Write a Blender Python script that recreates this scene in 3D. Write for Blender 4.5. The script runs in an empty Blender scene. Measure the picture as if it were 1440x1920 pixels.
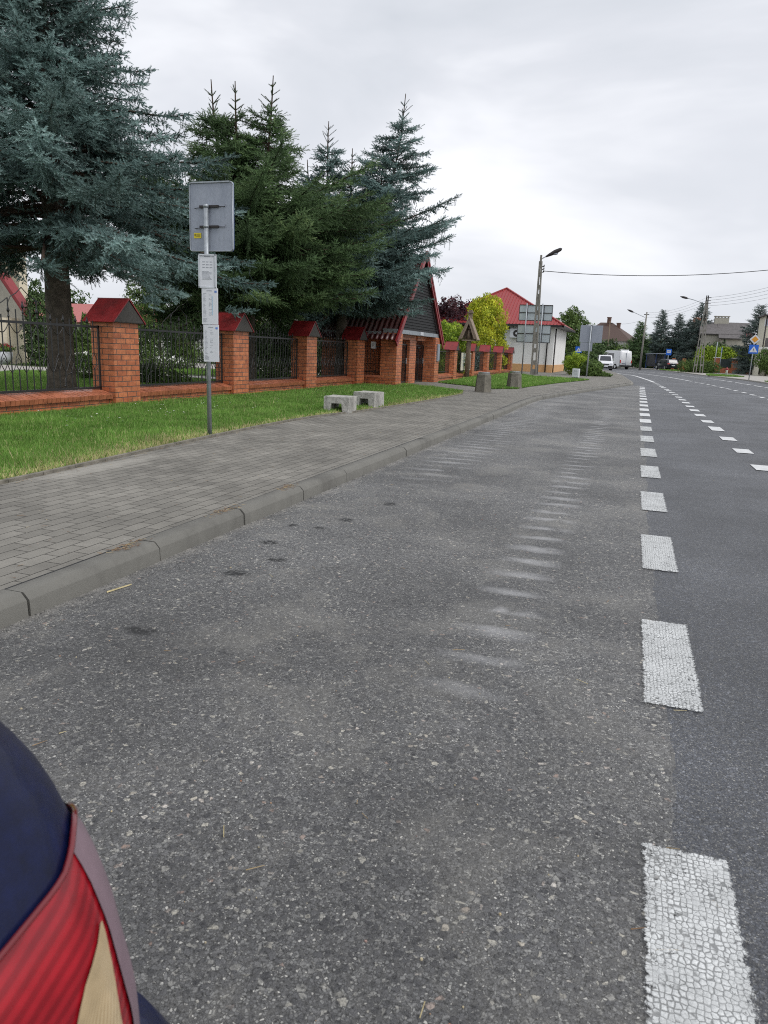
import bpy, math, random
import numpy as np
from mathutils import Vector, Matrix
C=bpy.context; S=C.scene; COL=S.collection
R_=math.radians
# ---------------------------------------------------------------- camera
FPX=1360.; HC=1.38
def _ray(x,y): return np.array([(x-720)/FPX,-(y-960)/FPX,-1.])
_Y=_ray(1187,675); _Y/=np.linalg.norm(_Y)
_U=np.cross(_Y,_ray(720,675-467*.04)); _U/=np.linalg.norm(_U)
if _U[1]<0: _U=-_U
_X=np.cross(_Y,_U); CR=np.array([_X,_Y,_U])
cd=bpy.data.cameras.new('camera'); cam=bpy.data.objects.new('camera',cd); COL.objects.link(cam)
cd.sensor_fit='VERTICAL'; cd.sensor_height=36; cd.sensor_width=27; cd.lens=36*FPX/1920
M=Matrix([list(r) for r in CR]).to_4x4(); M.translation=(0,0,HC); cam.matrix_world=M
cd.clip_start=.05; cd.clip_end=3000; S.camera=cam
cd.dof.use_dof=True; cd.dof.focus_distance=9; cd.dof.aperture_fstop=9
# ---------------------------------------------------------------- world and light
SUN_EL=50; SUN_AZ=105      # degrees, azimuth clockwise from +Y
w=bpy.data.worlds.new('World'); S.world=w; w.use_nodes=True
nt=w.node_tree; N=nt.nodes; L=nt.links; N.clear()
out=N.new('ShaderNodeOutputWorld'); bg1=N.new('ShaderNodeBackground'); bg2=N.new('ShaderNodeBackground')
sky=N.new('ShaderNodeTexSky'); sky.sky_type='NISHITA'; sky.sun_disc=False
sky.sun_elevation=R_(SUN_EL); sky.sun_rotation=R_(SUN_AZ)
L.new(sky.outputs[0],bg1.inputs[0]); bg1.inputs[1].default_value=.07
tc=N.new('ShaderNodeTexCoord'); mp=N.new('ShaderNodeMapping'); mp.inputs['Scale'].default_value=(1.1,1.1,3.2)
n1=N.new('ShaderNodeTexNoise'); n1.inputs['Scale'].default_value=1.7; n1.inputs['Detail'].default_value=5; n1.inputs['Roughness'].default_value=.52; n1.inputs['Distortion'].default_value=.35
cr=N.new('ShaderNodeValToRGB'); e=cr.color_ramp.elements
e[0].position=.33; e[0].color=(.60,.63,.68,1); e[1].position=.66; e[1].color=(.90,.91,.95,1)
m=cr.color_ramp.elements.new(.5); m.color=(.70,.72,.77,1)
L.new(tc.outputs['Generated'],mp.inputs[0]); L.new(mp.outputs[0],n1.inputs['Vector']); L.new(n1.outputs[0],cr.inputs[0]); L.new(cr.outputs[0],bg2.inputs[0])
bg2.inputs[1].default_value=1.02
mx=N.new('ShaderNodeMixShader'); mx.inputs[0].default_value=.93
L.new(bg1.outputs[0],mx.inputs[1]); L.new(bg2.outputs[0],mx.inputs[2]); L.new(mx.outputs[0],out.inputs[0])
sd=bpy.data.lights.new('sun','SUN'); sd.energy=1.5; sd.angle=R_(28); sd.color=(1,.97,.93)
sun=bpy.data.objects.new('sun',sd); COL.objects.link(sun)
az=R_(SUN_AZ); el=R_(SUN_EL)
sv=Vector((math.sin(az)*math.cos(el),math.cos(az)*math.cos(el),math.sin(el)))
sun.rotation_euler=sv.to_track_quat('Z','Y').to_euler()
S.cycles.filter_width=1.05; S.cycles.use_denoising=False
S.view_settings.view_transform='Standard'; S.view_settings.look='None'; S.view_settings.exposure=0.22; S.view_settings.gamma=1
# ---------------------------------------------------------------- helpers
def W(px,py,Y):                       # point of the photograph's pixel at forward distance Y
    d=CR@_ray(px,py); p=d*(Y/d[1]); return Vector((p[0],p[1],p[2]+HC))
def tag(o,label=None,cat=None,group=None,kind=None):
    if label: o['label']=label
    if cat: o['category']=cat
    if group: o['group']=group
    if kind: o['kind']=kind
    return o
def empty(name,loc,rz=0,label=None,cat=None,group=None):
    o=bpy.data.objects.new(name,None); COL.objects.link(o); o.location=loc; o.rotation_euler=(0,0,rz); o.empty_display_size=.2
    return tag(o,label,cat,group)
def link(name,me,mat=None,parent=None):
    o=bpy.data.objects.new(name,me); COL.objects.link(o)
    if mat: me.materials.append(mat)
    if parent: o.parent=parent
    return o
def copy_tree(o,parent=None):
    c=o.copy(); COL.objects.link(c)
    if parent: c.parent=parent
    for ch in list(o.children): copy_tree(ch,c)
    return c
class MB:
    def __init__(s): s.v=[]; s.f=[]; s.sm=[]
    def add(s,vs,fs,smooth=False):
        b=len(s.v); s.v+= [tuple(p) for p in vs]; s.f+=[tuple(b+i for i in f) for f in fs]; s.sm+=[smooth]*len(fs); return s
    def box(s,c,d,rz=0,M=None,bev=0):
        x,y,z=d[0]/2,d[1]/2,d[2]/2
        if bev>0:
            b=bev; vs=[]
            for sx in(-1,1):
                for sy in(-1,1):
                    for sz in(-1,1):
                        vs+=[(sx*(x-b),sy*(y-b),sz*z),(sx*(x-b),sy*y,sz*(z-b)),(sx*x,sy*(y-b),sz*(z-b))]
            bm=__import__('bmesh').new()
            for v in vs: bm.verts.new(v)
            __import__('bmesh').ops.convex_hull(bm,input=bm.verts)
            __import__('bmesh').ops.dissolve_limit(bm,angle_limit=.01,verts=bm.verts,edges=bm.edges)
            bm.verts.index_update(); P=[v.co.copy() for v in bm.verts]; F=[[v.index for v in f.verts] for f in bm.faces]; bm.free()
        else:
            P=[Vector((i,j,k)) for i in(-x,x) for j in(-y,y) for k in(-z,z)]
            F=[(0,1,3,2),(4,6,7,5),(0,4,5,1),(2,3,7,6),(0,2,6,4),(1,5,7,3)]
        T=Matrix.Translation(c)@Matrix.Rotation(rz,4,'Z')
        if M is not None: T=T@M
        return s.add([T@p for p in P],F)
    def b2(s,a,b): return s.box([(a[i]+b[i])/2 for i in range(3)],[abs(b[i]-a[i]) for i in range(3)])
    def tube(s,pts,r,n=8,cap=True,smooth=True):
        pts=[Vector(p) for p in pts]; rs=r if isinstance(r,(list,tuple)) else [r]*len(pts)
        vs=[]; up=Vector((0,0,1))
        for i,p in enumerate(pts):
            t=(pts[min(i+1,len(pts)-1)]-pts[max(i-1,0)]).normalized()
            a=t.cross(up if abs(t.z)<.95 else Vector((1,0,0))).normalized(); b=t.cross(a)
            for k in range(n):
                q=2*math.pi*k/n; vs.append(p+(a*math.cos(q)+b*math.sin(q))*rs[i])
        fs=[]
        for i in range(len(pts)-1):
            for k in range(n): fs.append((i*n+k,i*n+(k+1)%n,(i+1)*n+(k+1)%n,(i+1)*n+k))
        s.add(vs,fs,smooth)
        if cap: b=len(s.v)-len(vs); s.f+=[tuple(b+k for k in range(n))[::-1],tuple(b+(len(pts)-1)*n+k for k in range(n))]; s.sm+=[False,False]
        return s
    def bar(s,a,b,w,h=None):          # square section bar
        a=Vector(a);b=Vector(b);h=h or w; t=(b-a).normalized(); up=Vector((0,0,1)) if abs(t.z)<.95 else Vector((0,1,0))
        x=t.cross(up).normalized()*w/2; y=t.cross(x).normalized()*h/2
        vs=[p+q for p in(a,b) for q in(x+y,x-y,-x-y,-x+y)]
        return s.add(vs,[(0,1,2,3),(7,6,5,4),(0,4,5,1),(1,5,6,2),(2,6,7,3),(3,7,4,0)])
    def lathe(s,prof,c=(0,0,0),n=20):
        vs=[];k=len(prof)
        for i in range(n):
            a=2*math.pi*i/n
            for r,z in prof: vs.append((c[0]+r*math.cos(a),c[1]+r*math.sin(a),c[2]+z))
        fs=[(i*k+j,((i+1)%n)*k+j,((i+1)%n)*k+j+1,i*k+j+1) for i in range(n) for j in range(k-1)]
        return s.add(vs,fs,True)
    def prism(s,poly,d,M=None,cap=True):   # polygon (list of 3D) swept by vector d
        n=len(poly); a=[Vector(p) for p in poly]; b=[p+Vector(d) for p in a]; vs=a+b
        if M is not None: vs=[M@p for p in vs]
        fs=[(i,(i+1)%n,n+(i+1)%n,n+i) for i in range(n)]
        if cap: fs+=[tuple(range(n))[::-1],tuple(range(n,2*n))]
        return s.add(vs,fs)
    def sphere(s,c,r,n=12,m=8):
        r=r if isinstance(r,(tuple,list)) else (r,r,r); vs=[];fs=[]
        for j in range(m+1):
            t=math.pi*j/m
            for i in range(n):
                p=2*math.pi*i/n; vs.append((c[0]+r[0]*math.sin(t)*math.cos(p),c[1]+r[1]*math.sin(t)*math.sin(p),c[2]+r[2]*math.cos(t)))
        for j in range(m):
            for i in range(n): fs.append((j*n+i,(j+1)*n+i,(j+1)*n+(i+1)%n,j*n+(i+1)%n))
        return s.add(vs,fs,True)
    def grid(s,F,nu,nv,smooth=True,flip=False):
        vs=[F(i/nu,j/nv) for j in range(nv+1) for i in range(nu+1)]
        fs=[(j*(nu+1)+i,j*(nu+1)+i+1,(j+1)*(nu+1)+i+1,(j+1)*(nu+1)+i) for j in range(nv) for i in range(nu)]
        if flip: fs=[f[::-1] for f in fs]
        return s.add(vs,fs,smooth)
    def mesh(s,name):
        me=bpy.data.meshes.new(name); me.from_pydata(s.v,[],s.f); me.update()
        me.polygons.foreach_set('use_smooth',s.sm)
        uv=me.uv_layers.new(name='UVMap'); co=s.v
        data=[0.]*(2*len(me.loops))
        for p in me.polygons:
            n=p.normal; ax=max(range(3),key=lambda i:abs(n[i]))
            for li in p.loop_indices:
                c=co[me.loops[li].vertex_index]
                u,v=((c[1],c[2]) if ax==0 else (c[0],c[2]) if ax==1 else (c[0],c[1]))
                data[2*li]=u; data[2*li+1]=v
        uv.data.foreach_set('uv',data); return me
    def build(s,name,mat,parent=None,fix=True):
        me=s.mesh(name)
        if fix:
            bmesh=__import__('bmesh'); bm=bmesh.new(); bm.from_mesh(me); bmesh.ops.recalc_face_normals(bm,faces=bm.faces); bm.to_mesh(me); bm.free()
        return link(name,me,mat,parent)
def np_mesh(name,V,nper,tint=None,mat=None,parent=None):
    """V (n*nper,3) vertices, faces of nper vertices each; tint: one value per face"""
    V=np.ascontiguousarray(V,dtype=np.float32); nf=len(V)//nper
    me=bpy.data.meshes.new(name); me.vertices.add(len(V)); me.vertices.foreach_set('co',V.ravel())
    me.loops.add(len(V)); me.loops.foreach_set('vertex_index',np.arange(len(V),dtype=np.int32))
    me.polygons.add(nf); me.polygons.foreach_set('loop_start',np.arange(nf,dtype=np.int32)*nper)
    try: me.polygons.foreach_set('loop_total',np.full(nf,nper,dtype=np.int32))
    except Exception: pass
    if tint is not None:
        a=me.attributes.new('tint','FLOAT','POINT'); a.data.foreach_set('value',np.repeat(np.asarray(tint,dtype=np.float32),nper))
    me.update(calc_edges=True)
    return link(name,me,mat,parent)
def text_mesh(name,body,size,mat,parent,loc,rot,ext=.004,align='CENTER'):
    cu=bpy.data.curves.new('t','FONT'); cu.body=body; cu.size=size; cu.extrude=ext; cu.align_x=align; cu.align_y='CENTER'; cu.resolution_u=3; cu.offset=size*.012
    o=bpy.data.objects.new('t',cu); COL.objects.link(o); dg=C.evaluated_depsgraph_get(); me=bpy.data.meshes.new_from_object(o.evaluated_get(dg)); COL.objects.unlink(o); bpy.data.objects.remove(o)
    q=link(name,me,mat,parent); q.location=loc; q.rotation_euler=rot; return q
# ---------------------------------------------------------------- materials
def newmat(name):
    m=bpy.data.materials.new(name); m.use_nodes=True; nt=m.node_tree; return m,nt,nt.nodes,nt.links,nt.nodes['Principled BSDF']
def ramp(N,stops,interp='LINEAR'):
    r=N.new('ShaderNodeValToRGB'); r.color_ramp.interpolation=interp; E=r.color_ramp.elements
    while len(E)<len(stops): E.new(.5)
    for e_,(p,c) in zip(E,sorted(stops,key=lambda t:t[0])): e_.position=p; e_.color=(c if len(c)==4 else (*c,1)) if not isinstance(c,(int,float)) else (c,c,c,1)
    return r
def math_(N,L,op,a,b=None,clamp=False):
    n=N.new('ShaderNodeMath'); n.operation=op; n.use_clamp=clamp
    for i,v in enumerate((a,b)):
        if v is None: continue
        if isinstance(v,(int,float)): n.inputs[i].default_value=v
        else: L.new(v,n.inputs[i])
    return n.outputs[0]
def mixc(N,L,f,a,b,mode='MIX'):
    n=N.new('ShaderNodeMix'); n.data_type='RGBA'; n.blend_type=mode
    for i,v in ((0,f),(6,a),(7,b)):
        if isinstance(v,(int,float)): n.inputs[i].default_value=v
        elif isinstance(v,(tuple,list)): n.inputs[i].default_value=(*v[:3],1)
        else: L.new(v,n.inputs[i])
    return n.outputs[2]
def tex(N,L,kind,scale,vec=None,**k):
    n=N.new('ShaderNodeTex'+kind); n.inputs['Scale'].default_value=scale
    for a,b in k.items():
        if a in('feature','distance','wave_type','bands_direction','voronoi_dimensions'): setattr(n,a,b)
        else: n.inputs[a].default_value=b
    if vec is not None: L.new(vec,n.inputs['Vector'])
    return n
def coords(N,L,scale=None,uv=False):
    t=N.new('ShaderNodeTexCoord'); o=t.outputs['UV' if uv else 'Object']
    if scale:
        m=N.new('ShaderNodeMapping'); m.inputs['Scale'].default_value=scale; L.new(o,m.inputs[0]); return m.outputs[0]
    return o
def bump(N,L,bsdf,h,s=.5,d=.01):
    b=N.new('ShaderNodeBump'); b.inputs['Strength'].default_value=s; b.inputs['Distance'].default_value=d; L.new(h,b.inputs['Height']); L.new(b.outputs[0],bsdf.inputs['Normal']); return b
def simple(name,col,rough=.6,metal=0,var=.15,vscale=6,bmp=0,bscale=60,stain=None,spec=.5,coat=0):
    m,nt,N,L,B=newmat(name); v=coords(N,L)
    n=tex(N,L,'Noise',vscale,v,Detail=6.,Roughness=.65)
    r=ramp(N,[(.3,tuple(c*(1-var) for c in col)),(.7,tuple(min(1,c*(1+var)) for c in col))]); L.new(n.outputs[0],r.inputs[0]); c=r.outputs[0]
    if stain:
        n2=tex(N,L,'Noise',vscale*.37,coords(N,L,(1,1,.25)),Detail=8.,Roughness=.7); r2=ramp(N,[(.5,0),(.68,1)]); L.new(n2.outputs[0],r2.inputs[0])
        c=mixc(N,L,math_(N,L,'MULTIPLY',r2.outputs[0],.6),c,stain)
    L.new(c,B.inputs['Base Color']); B.inputs['Roughness'].default_value=rough; B.inputs['Metallic'].default_value=metal; B.inputs['Specular IOR Level'].default_value=spec
    if coat: B.inputs['Coat Weight'].default_value=coat
    if bmp: b=tex(N,L,'Noise',bscale,v,Detail=4.); bump(N,L,B,b.outputs[0],bmp,.01)
    return m
def asphalt(name,bay):
    m,nt,N,L,B=newmat(name); v=coords(N,L); sep=N.new('ShaderNodeSeparateXYZ'); L.new(v,sep.inputs[0]); X,Y=sep.outputs[0],sep.outputs[1]
    wob=tex(N,L,'Noise',70,v,Detail=2.); vv=N.new('ShaderNodeVectorMath'); vv.operation='MULTIPLY_ADD'; vv.inputs[1].default_value=(.008,.008,.008); L.new(wob.outputs[1],vv.inputs[0]); L.new(v,vv.inputs[2]); vw=vv.outputs[0]
    def stones(sc,lo,hi,th,bright):
        a=tex(N,L,'Voronoi',sc,vw); s2=N.new('ShaderNodeSeparateColor'); L.new(a.outputs['Color'],s2.inputs[0])
        ed=tex(N,L,'Voronoi',sc,vw,feature='DISTANCE_TO_EDGE')
        size=math_(N,L,'MULTIPLY_ADD',s2.outputs[1],.30); size.node.inputs[2].default_value=.03
        inside=math_(N,L,'SUBTRACT',ed.outputs['Distance'],math_(N,L,'MULTIPLY',size,.45)); mk=math_(N,L,'MULTIPLY',inside,16,True)
        sel=math_(N,L,'MULTIPLY',math_(N,L,'SUBTRACT',s2.outputs[0],th),6,True)
        mk=math_(N,L,'MULTIPLY',mk,sel)
        rc=ramp(N,bright); L.new(s2.outputs[2],rc.inputs[0]); return mk,rc.outputs[0],a.outputs['Distance']
    k=1.5 if bay else .78
    tone=[(0,(.030*k,.030*k,.032*k)),(.40,(.075*k,.075*k,.077*k)),(.76,(.15*k,.149*k,.145*k)),(.93,(.23*k,.225*k,.205*k)),(.975,(.33*k,.31*k,.26*k)),(.982,(.16*k,.10*k,.08*k)),(1,(.42*k,.40*k,.36*k))] if bay else [(0,(.055,.06,.072)),(.6,(.115,.123,.142)),(1,(.26,.27,.295))]
    big=stones(50 if bay else 95,0,1,.02 if bay else .1,tone)
    med=stones(120 if bay else 190,0,1,.10,[(0,(.045*k,.045*k,.047*k)),(.6,(.11*k,.11*k,.11*k)),(.88,(.20*k,.20*k,.19*k)),(1,(.40*k,.39*k,.36*k))])
    fine=tex(N,L,'Noise',420,v,Detail=3.,Roughness=.7)
    rf=ramp(N,[(.34,(.020,.020,.021)),(.70,(.155,.153,.148))] if bay else [(.3,(.020,.022,.028)),(.75,(.078,.084,.100))]); L.new(fine.outputs[0],rf.inputs[0])
    c=mixc(N,L,med[0],rf.outputs[0],med[1])
    pz=tex(N,L,'Noise',16 if bay else 30,v,Detail=4.,Roughness=.7); rp=ramp(N,[(.42,0),(.56,1)]); L.new(pz.outputs[0],rp.inputs[0]); bm_=math_(N,L,'MULTIPLY',big[0],rp.outputs[0])
    c=mixc(N,L,bm_,c,big[1])
    vd=tex(N,L,'Noise',95,v,Detail=4.,Roughness=.7); rv=ramp(N,[(.36,.30),(.47,1)]); L.new(vd.outputs[0],rv.inputs[0]); c=mixc(N,L,1.,c,rv.outputs[0],'MULTIPLY')  # voids between the stones darkened in the colour, as their own small shadows
    # broad wear
    n=tex(N,L,'Noise',.55,v,Detail=7.,Roughness=.62); rn=ramp(N,[(.32,.58),(.5,1.0),(.68,1.45)]); L.new(n.outputs[0],rn.inputs[0]); c=mixc(N,L,1.,c,rn.outputs[0],'MULTIPLY')
    if bay:
        n2=tex(N,L,'Noise',1.1,v,Detail=9.,Roughness=.72,Distortion=.4); r2=ramp(N,[(.50,0),(.66,1)]); L.new(n2.outputs[0],r2.inputs[0])
        dust=(.235,.225,.20); c=mixc(N,L,math_(N,L,'MULTIPLY',r2.outputs[0],.45),c,dust)
        # dusty strip by the kerb, ragged
        n3=tex(N,L,'Noise',3.5,v,Detail=8.,Roughness=.7)
        ks=math_(N,L,'MULTIPLY_ADD',n3.outputs[0],.7); ks.node.inputs[2].default_value=-2.98
        kd=math_(N,L,'MULTIPLY',math_(N,L,'SUBTRACT',ks,X),5,True)
        fl=ramp(N,[(.42,0),(.6,1)]); n4=tex(N,L,'Noise',28,v,Detail=6.,Roughness=.75); L.new(n4.outputs[0],fl.inputs[0])
        c=mixc(N,L,math_(N,L,'MULTIPLY',kd,math_(N,L,'MULTIPLY_ADD',fl.outputs[0],.6)),c,(.34,.325,.30))
        # rippled polished patches where wheels brake
        def band(x0,w,y0,y1,amt,seed):
            mpn=N.new('ShaderNodeMapping'); mpn.inputs['Scale'].default_value=(2.6,6.0,1); mpn.inputs['Location'].default_value=(seed,seed*2,0); L.new(v,mpn.inputs[0])
            nn=tex(N,L,'Noise',.9,mpn.outputs[0],Detail=2.,Roughness=.5)
            ph=math_(N,L,'ADD',math_(N,L,'MULTIPLY',Y,18.),math_(N,L,'MULTIPLY',nn.outputs[0],3.5)); sn=math_(N,L,'SINE',ph)
            n8=tex(N,L,'Noise',1.9,v,Detail=3.,Roughness=.6); gate=math_(N,L,'MULTIPLY',math_(N,L,'SUBTRACT',n8.outputs[0],.36),9,True)
            rr=ramp(N,[(.15,0),(1,1)]); L.new(math_(N,L,'MULTIPLY',sn,gate),rr.inputs[0])
            dx=math_(N,L,'DIVIDE',math_(N,L,'ABSOLUTE',math_(N,L,'SUBTRACT',X,x0)),w); bx=math_(N,L,'SUBTRACT',1,dx,True); bx=math_(N,L,'POWER',bx,.7)
            a=math_(N,L,'MULTIPLY',math_(N,L,'SUBTRACT',Y,y0),.6,True); b=math_(N,L,'MULTIPLY',math_(N,L,'SUBTRACT',y1,Y),.2,True)
            return math_(N,L,'MULTIPLY',math_(N,L,'MULTIPLY',math_(N,L,'MULTIPLY',rr.outputs[0],bx),math_(N,L,'MULTIPLY',a,b)),amt)
        bd=math_(N,L,'ADD',band(-.53,.23,2.0,24,.62,3.1),band(-2.1,.4,7,28,.5,7.7),True)
        c=mixc(N,L,bd,c,(.42,.42,.425))
        # seam
        n5=tex(N,L,'Noise',6,v,Detail=5.); sm=math_(N,L,'ABSOLUTE',math_(N,L,'SUBTRACT',X,math_(N,L,'MULTIPLY_ADD',n5.outputs[0],.10)))
        # pits
        pit=None
        for (px,py,rx,ry) in ((-2.18,3.79,.10,.07),(-2.09,4.16,.075,.05),(-2.34,4.53,.08,.06),(-2.1,5.44,.075,.07),(-2.13,2.79,.10,.05),(-2.41,5.07,.05,.05),(-2.19,5.09,.06,.05),(-1.98,6.22,.07,.09)):
            dxn=math_(N,L,'DIVIDE',math_(N,L,'SUBTRACT',X,px),rx); dyn=math_(N,L,'DIVIDE',math_(N,L,'SUBTRACT',Y,py),ry)
            d=math_(N,L,'ADD',math_(N,L,'MULTIPLY',dxn,dxn),math_(N,L,'MULTIPLY',dyn,dyn)); g=math_(N,L,'SUBTRACT',1.1,d,True)
            pit=g if pit is None else math_(N,L,'MAXIMUM',pit,g)
        pn=ramp(N,[(.42,0),(.52,1)]); n6=tex(N,L,'Noise',30,v,Detail=5.,Roughness=.7); L.new(n6.outputs[0],pn.inputs[0])
        pit=math_(N,L,'MULTIPLY',pit,pn.outputs[0])
        c=mixc(N,L,math_(N,L,'MULTIPLY',pit,1.5,),c,(.010,.010,.010))
        # fine cracks
        ck=tex(N,L,'Voronoi',3.2,vw,feature='DISTANCE_TO_EDGE'); cn=tex(N,L,'Noise',.9,v,Detail=2.); crr=ramp(N,[(0,1),(.006,0)]); L.new(ck.outputs['Distance'],crr.inputs[0]); cr2=ramp(N,[(.56,0),(.63,1)]); L.new(cn.outputs[0],cr2.inputs[0])
        c=mixc(N,L,math_(N,L,'MULTIPLY',math_(N,L,'MULTIPLY',crr.outputs[0],cr2.outputs[0]),.7),c,(.02,.02,.02))
    hh=math_(N,L,'ADD',math_(N,L,'MULTIPLY',bm_,.6),math_(N,L,'ADD',math_(N,L,'MULTIPLY',med[0],.35),math_(N,L,'ADD',math_(N,L,'MULTIPLY',fine.outputs[0],.35),math_(N,L,'MULTIPLY',rv.outputs[0],.5))))
    L.new(c,B.inputs['Base Color']); B.inputs['Roughness'].default_value=.6 if bay else .58; B.inputs['Specular IOR Level'].default_value=.62
    bump(N,L,B,hh,.7 if bay else .5,.006); return m
def paver_mat(name,base=(.165,.162,.152),bw=.228,rh=.114):
    m,nt,N,L,B=newmat(name); t=N.new('ShaderNodeTexCoord'); mp=N.new('ShaderNodeMapping'); mp.inputs['Rotation'].default_value=(0,0,R_(90)); L.new(t.outputs['Object'],mp.inputs[0])
    wv=tex(N,L,'Noise',9,mp.outputs[0],Detail=2.); vm=N.new('ShaderNodeVectorMath'); vm.operation='MULTIPLY_ADD'; vm.inputs[1].default_value=(.012,.012,0); L.new(wv.outputs[1],vm.inputs[0]); L.new(mp.outputs[0],vm.inputs[2])
    b=N.new('ShaderNodeTexBrick'); L.new(vm.outputs[0],b.inputs['Vector']); b.inputs['Scale'].default_value=1; b.inputs['Brick Width'].default_value=bw; b.inputs['Row Height'].default_value=rh; b.inputs['Mortar Size'].default_value=.0035; b.inputs['Mortar Smooth'].default_value=.2
    b.inputs['Color1'].default_value=(*[c*.87 for c in base],1); b.inputs['Color2'].default_value=(*[c*1.12 for c in base],1); b.inputs['Mortar'].default_value=(.018,.016,.013,1)
    v=t.outputs['Object']; n=tex(N,L,'Noise',1.3,v,Detail=8.,Roughness=.65); r=ramp(N,[(.3,.68),(.52,1),(.7,1.25)]); L.new(n.outputs[0],r.inputs[0]); c=mixc(N,L,1.,b.outputs[0],r.outputs[0],'MULTIPLY')
    g=tex(N,L,'Noise',260,v,Detail=3.,Roughness=.7); rg=ramp(N,[(.3,.75),(.7,1.3)]); L.new(g.outputs[0],rg.inputs[0]); c=mixc(N,L,1.,c,rg.outputs[0],'MULTIPLY')
    sp=tex(N,L,'Voronoi',7,v); rs=ramp(N,[(.0,1),(.035,1),(.05,0)]); L.new(sp.outputs['Distance'],rs.inputs[0]); s2=N.new('ShaderNodeSeparateColor'); L.new(sp.outputs['Color'],s2.inputs[0]); sel=math_(N,L,'GREATER_THAN',s2.outputs[0],.85)
    c=mixc(N,L,math_(N,L,'MULTIPLY',math_(N,L,'MULTIPLY',rs.outputs[0],sel),.7),c,(.5,.49,.46))
    sp3=N.new('ShaderNodeSeparateXYZ'); L.new(v,sp3.inputs[0]); ex=math_(N,L,'DIVIDE',math_(N,L,'ADD',sp3.outputs[0],4.98),.16); ey=math_(N,L,'DIVIDE',math_(N,L,'SUBTRACT',sp3.outputs[1],6.0),.95)
    n7=tex(N,L,'Noise',6,v,Detail=6.,Roughness=.7); el=math_(N,L,'SUBTRACT',math_(N,L,'MULTIPLY_ADD',n7.outputs[0],1.6),math_(N,L,'ADD',math_(N,L,'MULTIPLY',ex,ex),math_(N,L,'MULTIPLY',ey,ey)),True)
    c=mixc(N,L,math_(N,L,'MULTIPLY',el,.75),c,(.33,.315,.28))
    # stains
    n9=tex(N,L,'Noise',.8,v,Detail=6.,Roughness=.6); r9=ramp(N,[(.58,0),(.72,1)]); L.new(n9.outputs[0],r9.inputs[0]); c=mixc(N,L,math_(N,L,'MULTIPLY',r9.outputs[0],.4),c,(.08,.078,.075))
    L.new(c,B.inputs['Base Color']); B.inputs['Roughness'].default_value=.80; B.inputs['Specular IOR Level'].default_value=.35
    h=math_(N,L,'ADD',math_(N,L,'MULTIPLY',b.outputs['Fac'],-1),math_(N,L,'MULTIPLY',g.outputs[0],.25)); bump(N,L,B,h,.8,.006); return m
def brick_mat(name,c1=(.44,.125,.05),c2=(.60,.205,.085),mort=(.10,.075,.06),bw=.27,rh=.1,ms=.007,wet=.45):
    m,nt,N,L,B=newmat(name); v=coords(N,L,uv=True); b=N.new('ShaderNodeTexBrick'); L.new(v,b.inputs['Vector']); b.inputs['Scale'].default_value=1; b.inputs['Brick Width'].default_value=bw; b.inputs['Row Height'].default_value=rh; b.inputs['Mortar Size'].default_value=ms; b.inputs['Mortar Smooth'].default_value=.15; b.inputs['Bias'].default_value=0
    b.inputs['Color1'].default_value=(*c1,1); b.inputs['Color2'].default_value=(*c2,1); b.inputs['Mortar'].default_value=(*mort,1)
    o=coords(N,L); n=tex(N,L,'Noise',9,o,Detail=6.,Roughness=.7); r=ramp(N,[(.3,.60),(.7,1.32)]); L.new(n.outputs[0],r.inputs[0]); c=mixc(N,L,1.,b.outputs[0],r.outputs[0],'MULTIPLY')
    n2=tex(N,L,'Noise',2.1,o,Detail=5.,Roughness=.6); r2=ramp(N,[(.55,0),(.75,1)]); L.new(n2.outputs[0],r2.inputs[0]); c=mixc(N,L,math_(N,L,'MULTIPLY',r2.outputs[0],.35),c,(.16,.07,.045))
    L.new(c,B.inputs['Base Color']); B.inputs['Roughness'].default_value=wet
    h=math_(N,L,'ADD',math_(N,L,'MULTIPLY',b.outputs['Fac'],-1),math_(N,L,'MULTIPLY',n.outputs[0],.3)); bump(N,L,B,h,.7,.008); return m
def foliage(name,stops,rough=.6,trans=.0,clump=1.2,cl=(.7,1.3)):
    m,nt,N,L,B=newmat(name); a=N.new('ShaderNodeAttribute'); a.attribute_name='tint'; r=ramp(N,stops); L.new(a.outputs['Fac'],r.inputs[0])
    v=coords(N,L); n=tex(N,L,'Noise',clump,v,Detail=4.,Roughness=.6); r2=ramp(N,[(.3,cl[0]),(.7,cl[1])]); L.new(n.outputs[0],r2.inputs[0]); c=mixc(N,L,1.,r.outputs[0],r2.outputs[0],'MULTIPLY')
    L.new(c,B.inputs['Base Color']); B.inputs['Roughness'].default_value=rough; B.inputs['Specular IOR Level'].default_value=.3
    if trans:
        tr=N.new('ShaderNodeBsdfTranslucent'); L.new(c,tr.inputs[0]); ms=N.new('ShaderNodeMixShader'); ms.inputs[0].default_value=trans; L.new(B.outputs[0],ms.inputs[1]); L.new(tr.outputs[0],ms.inputs[2]); L.new(ms.outputs[0],N['Material Output'].inputs[0])
    return m
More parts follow.
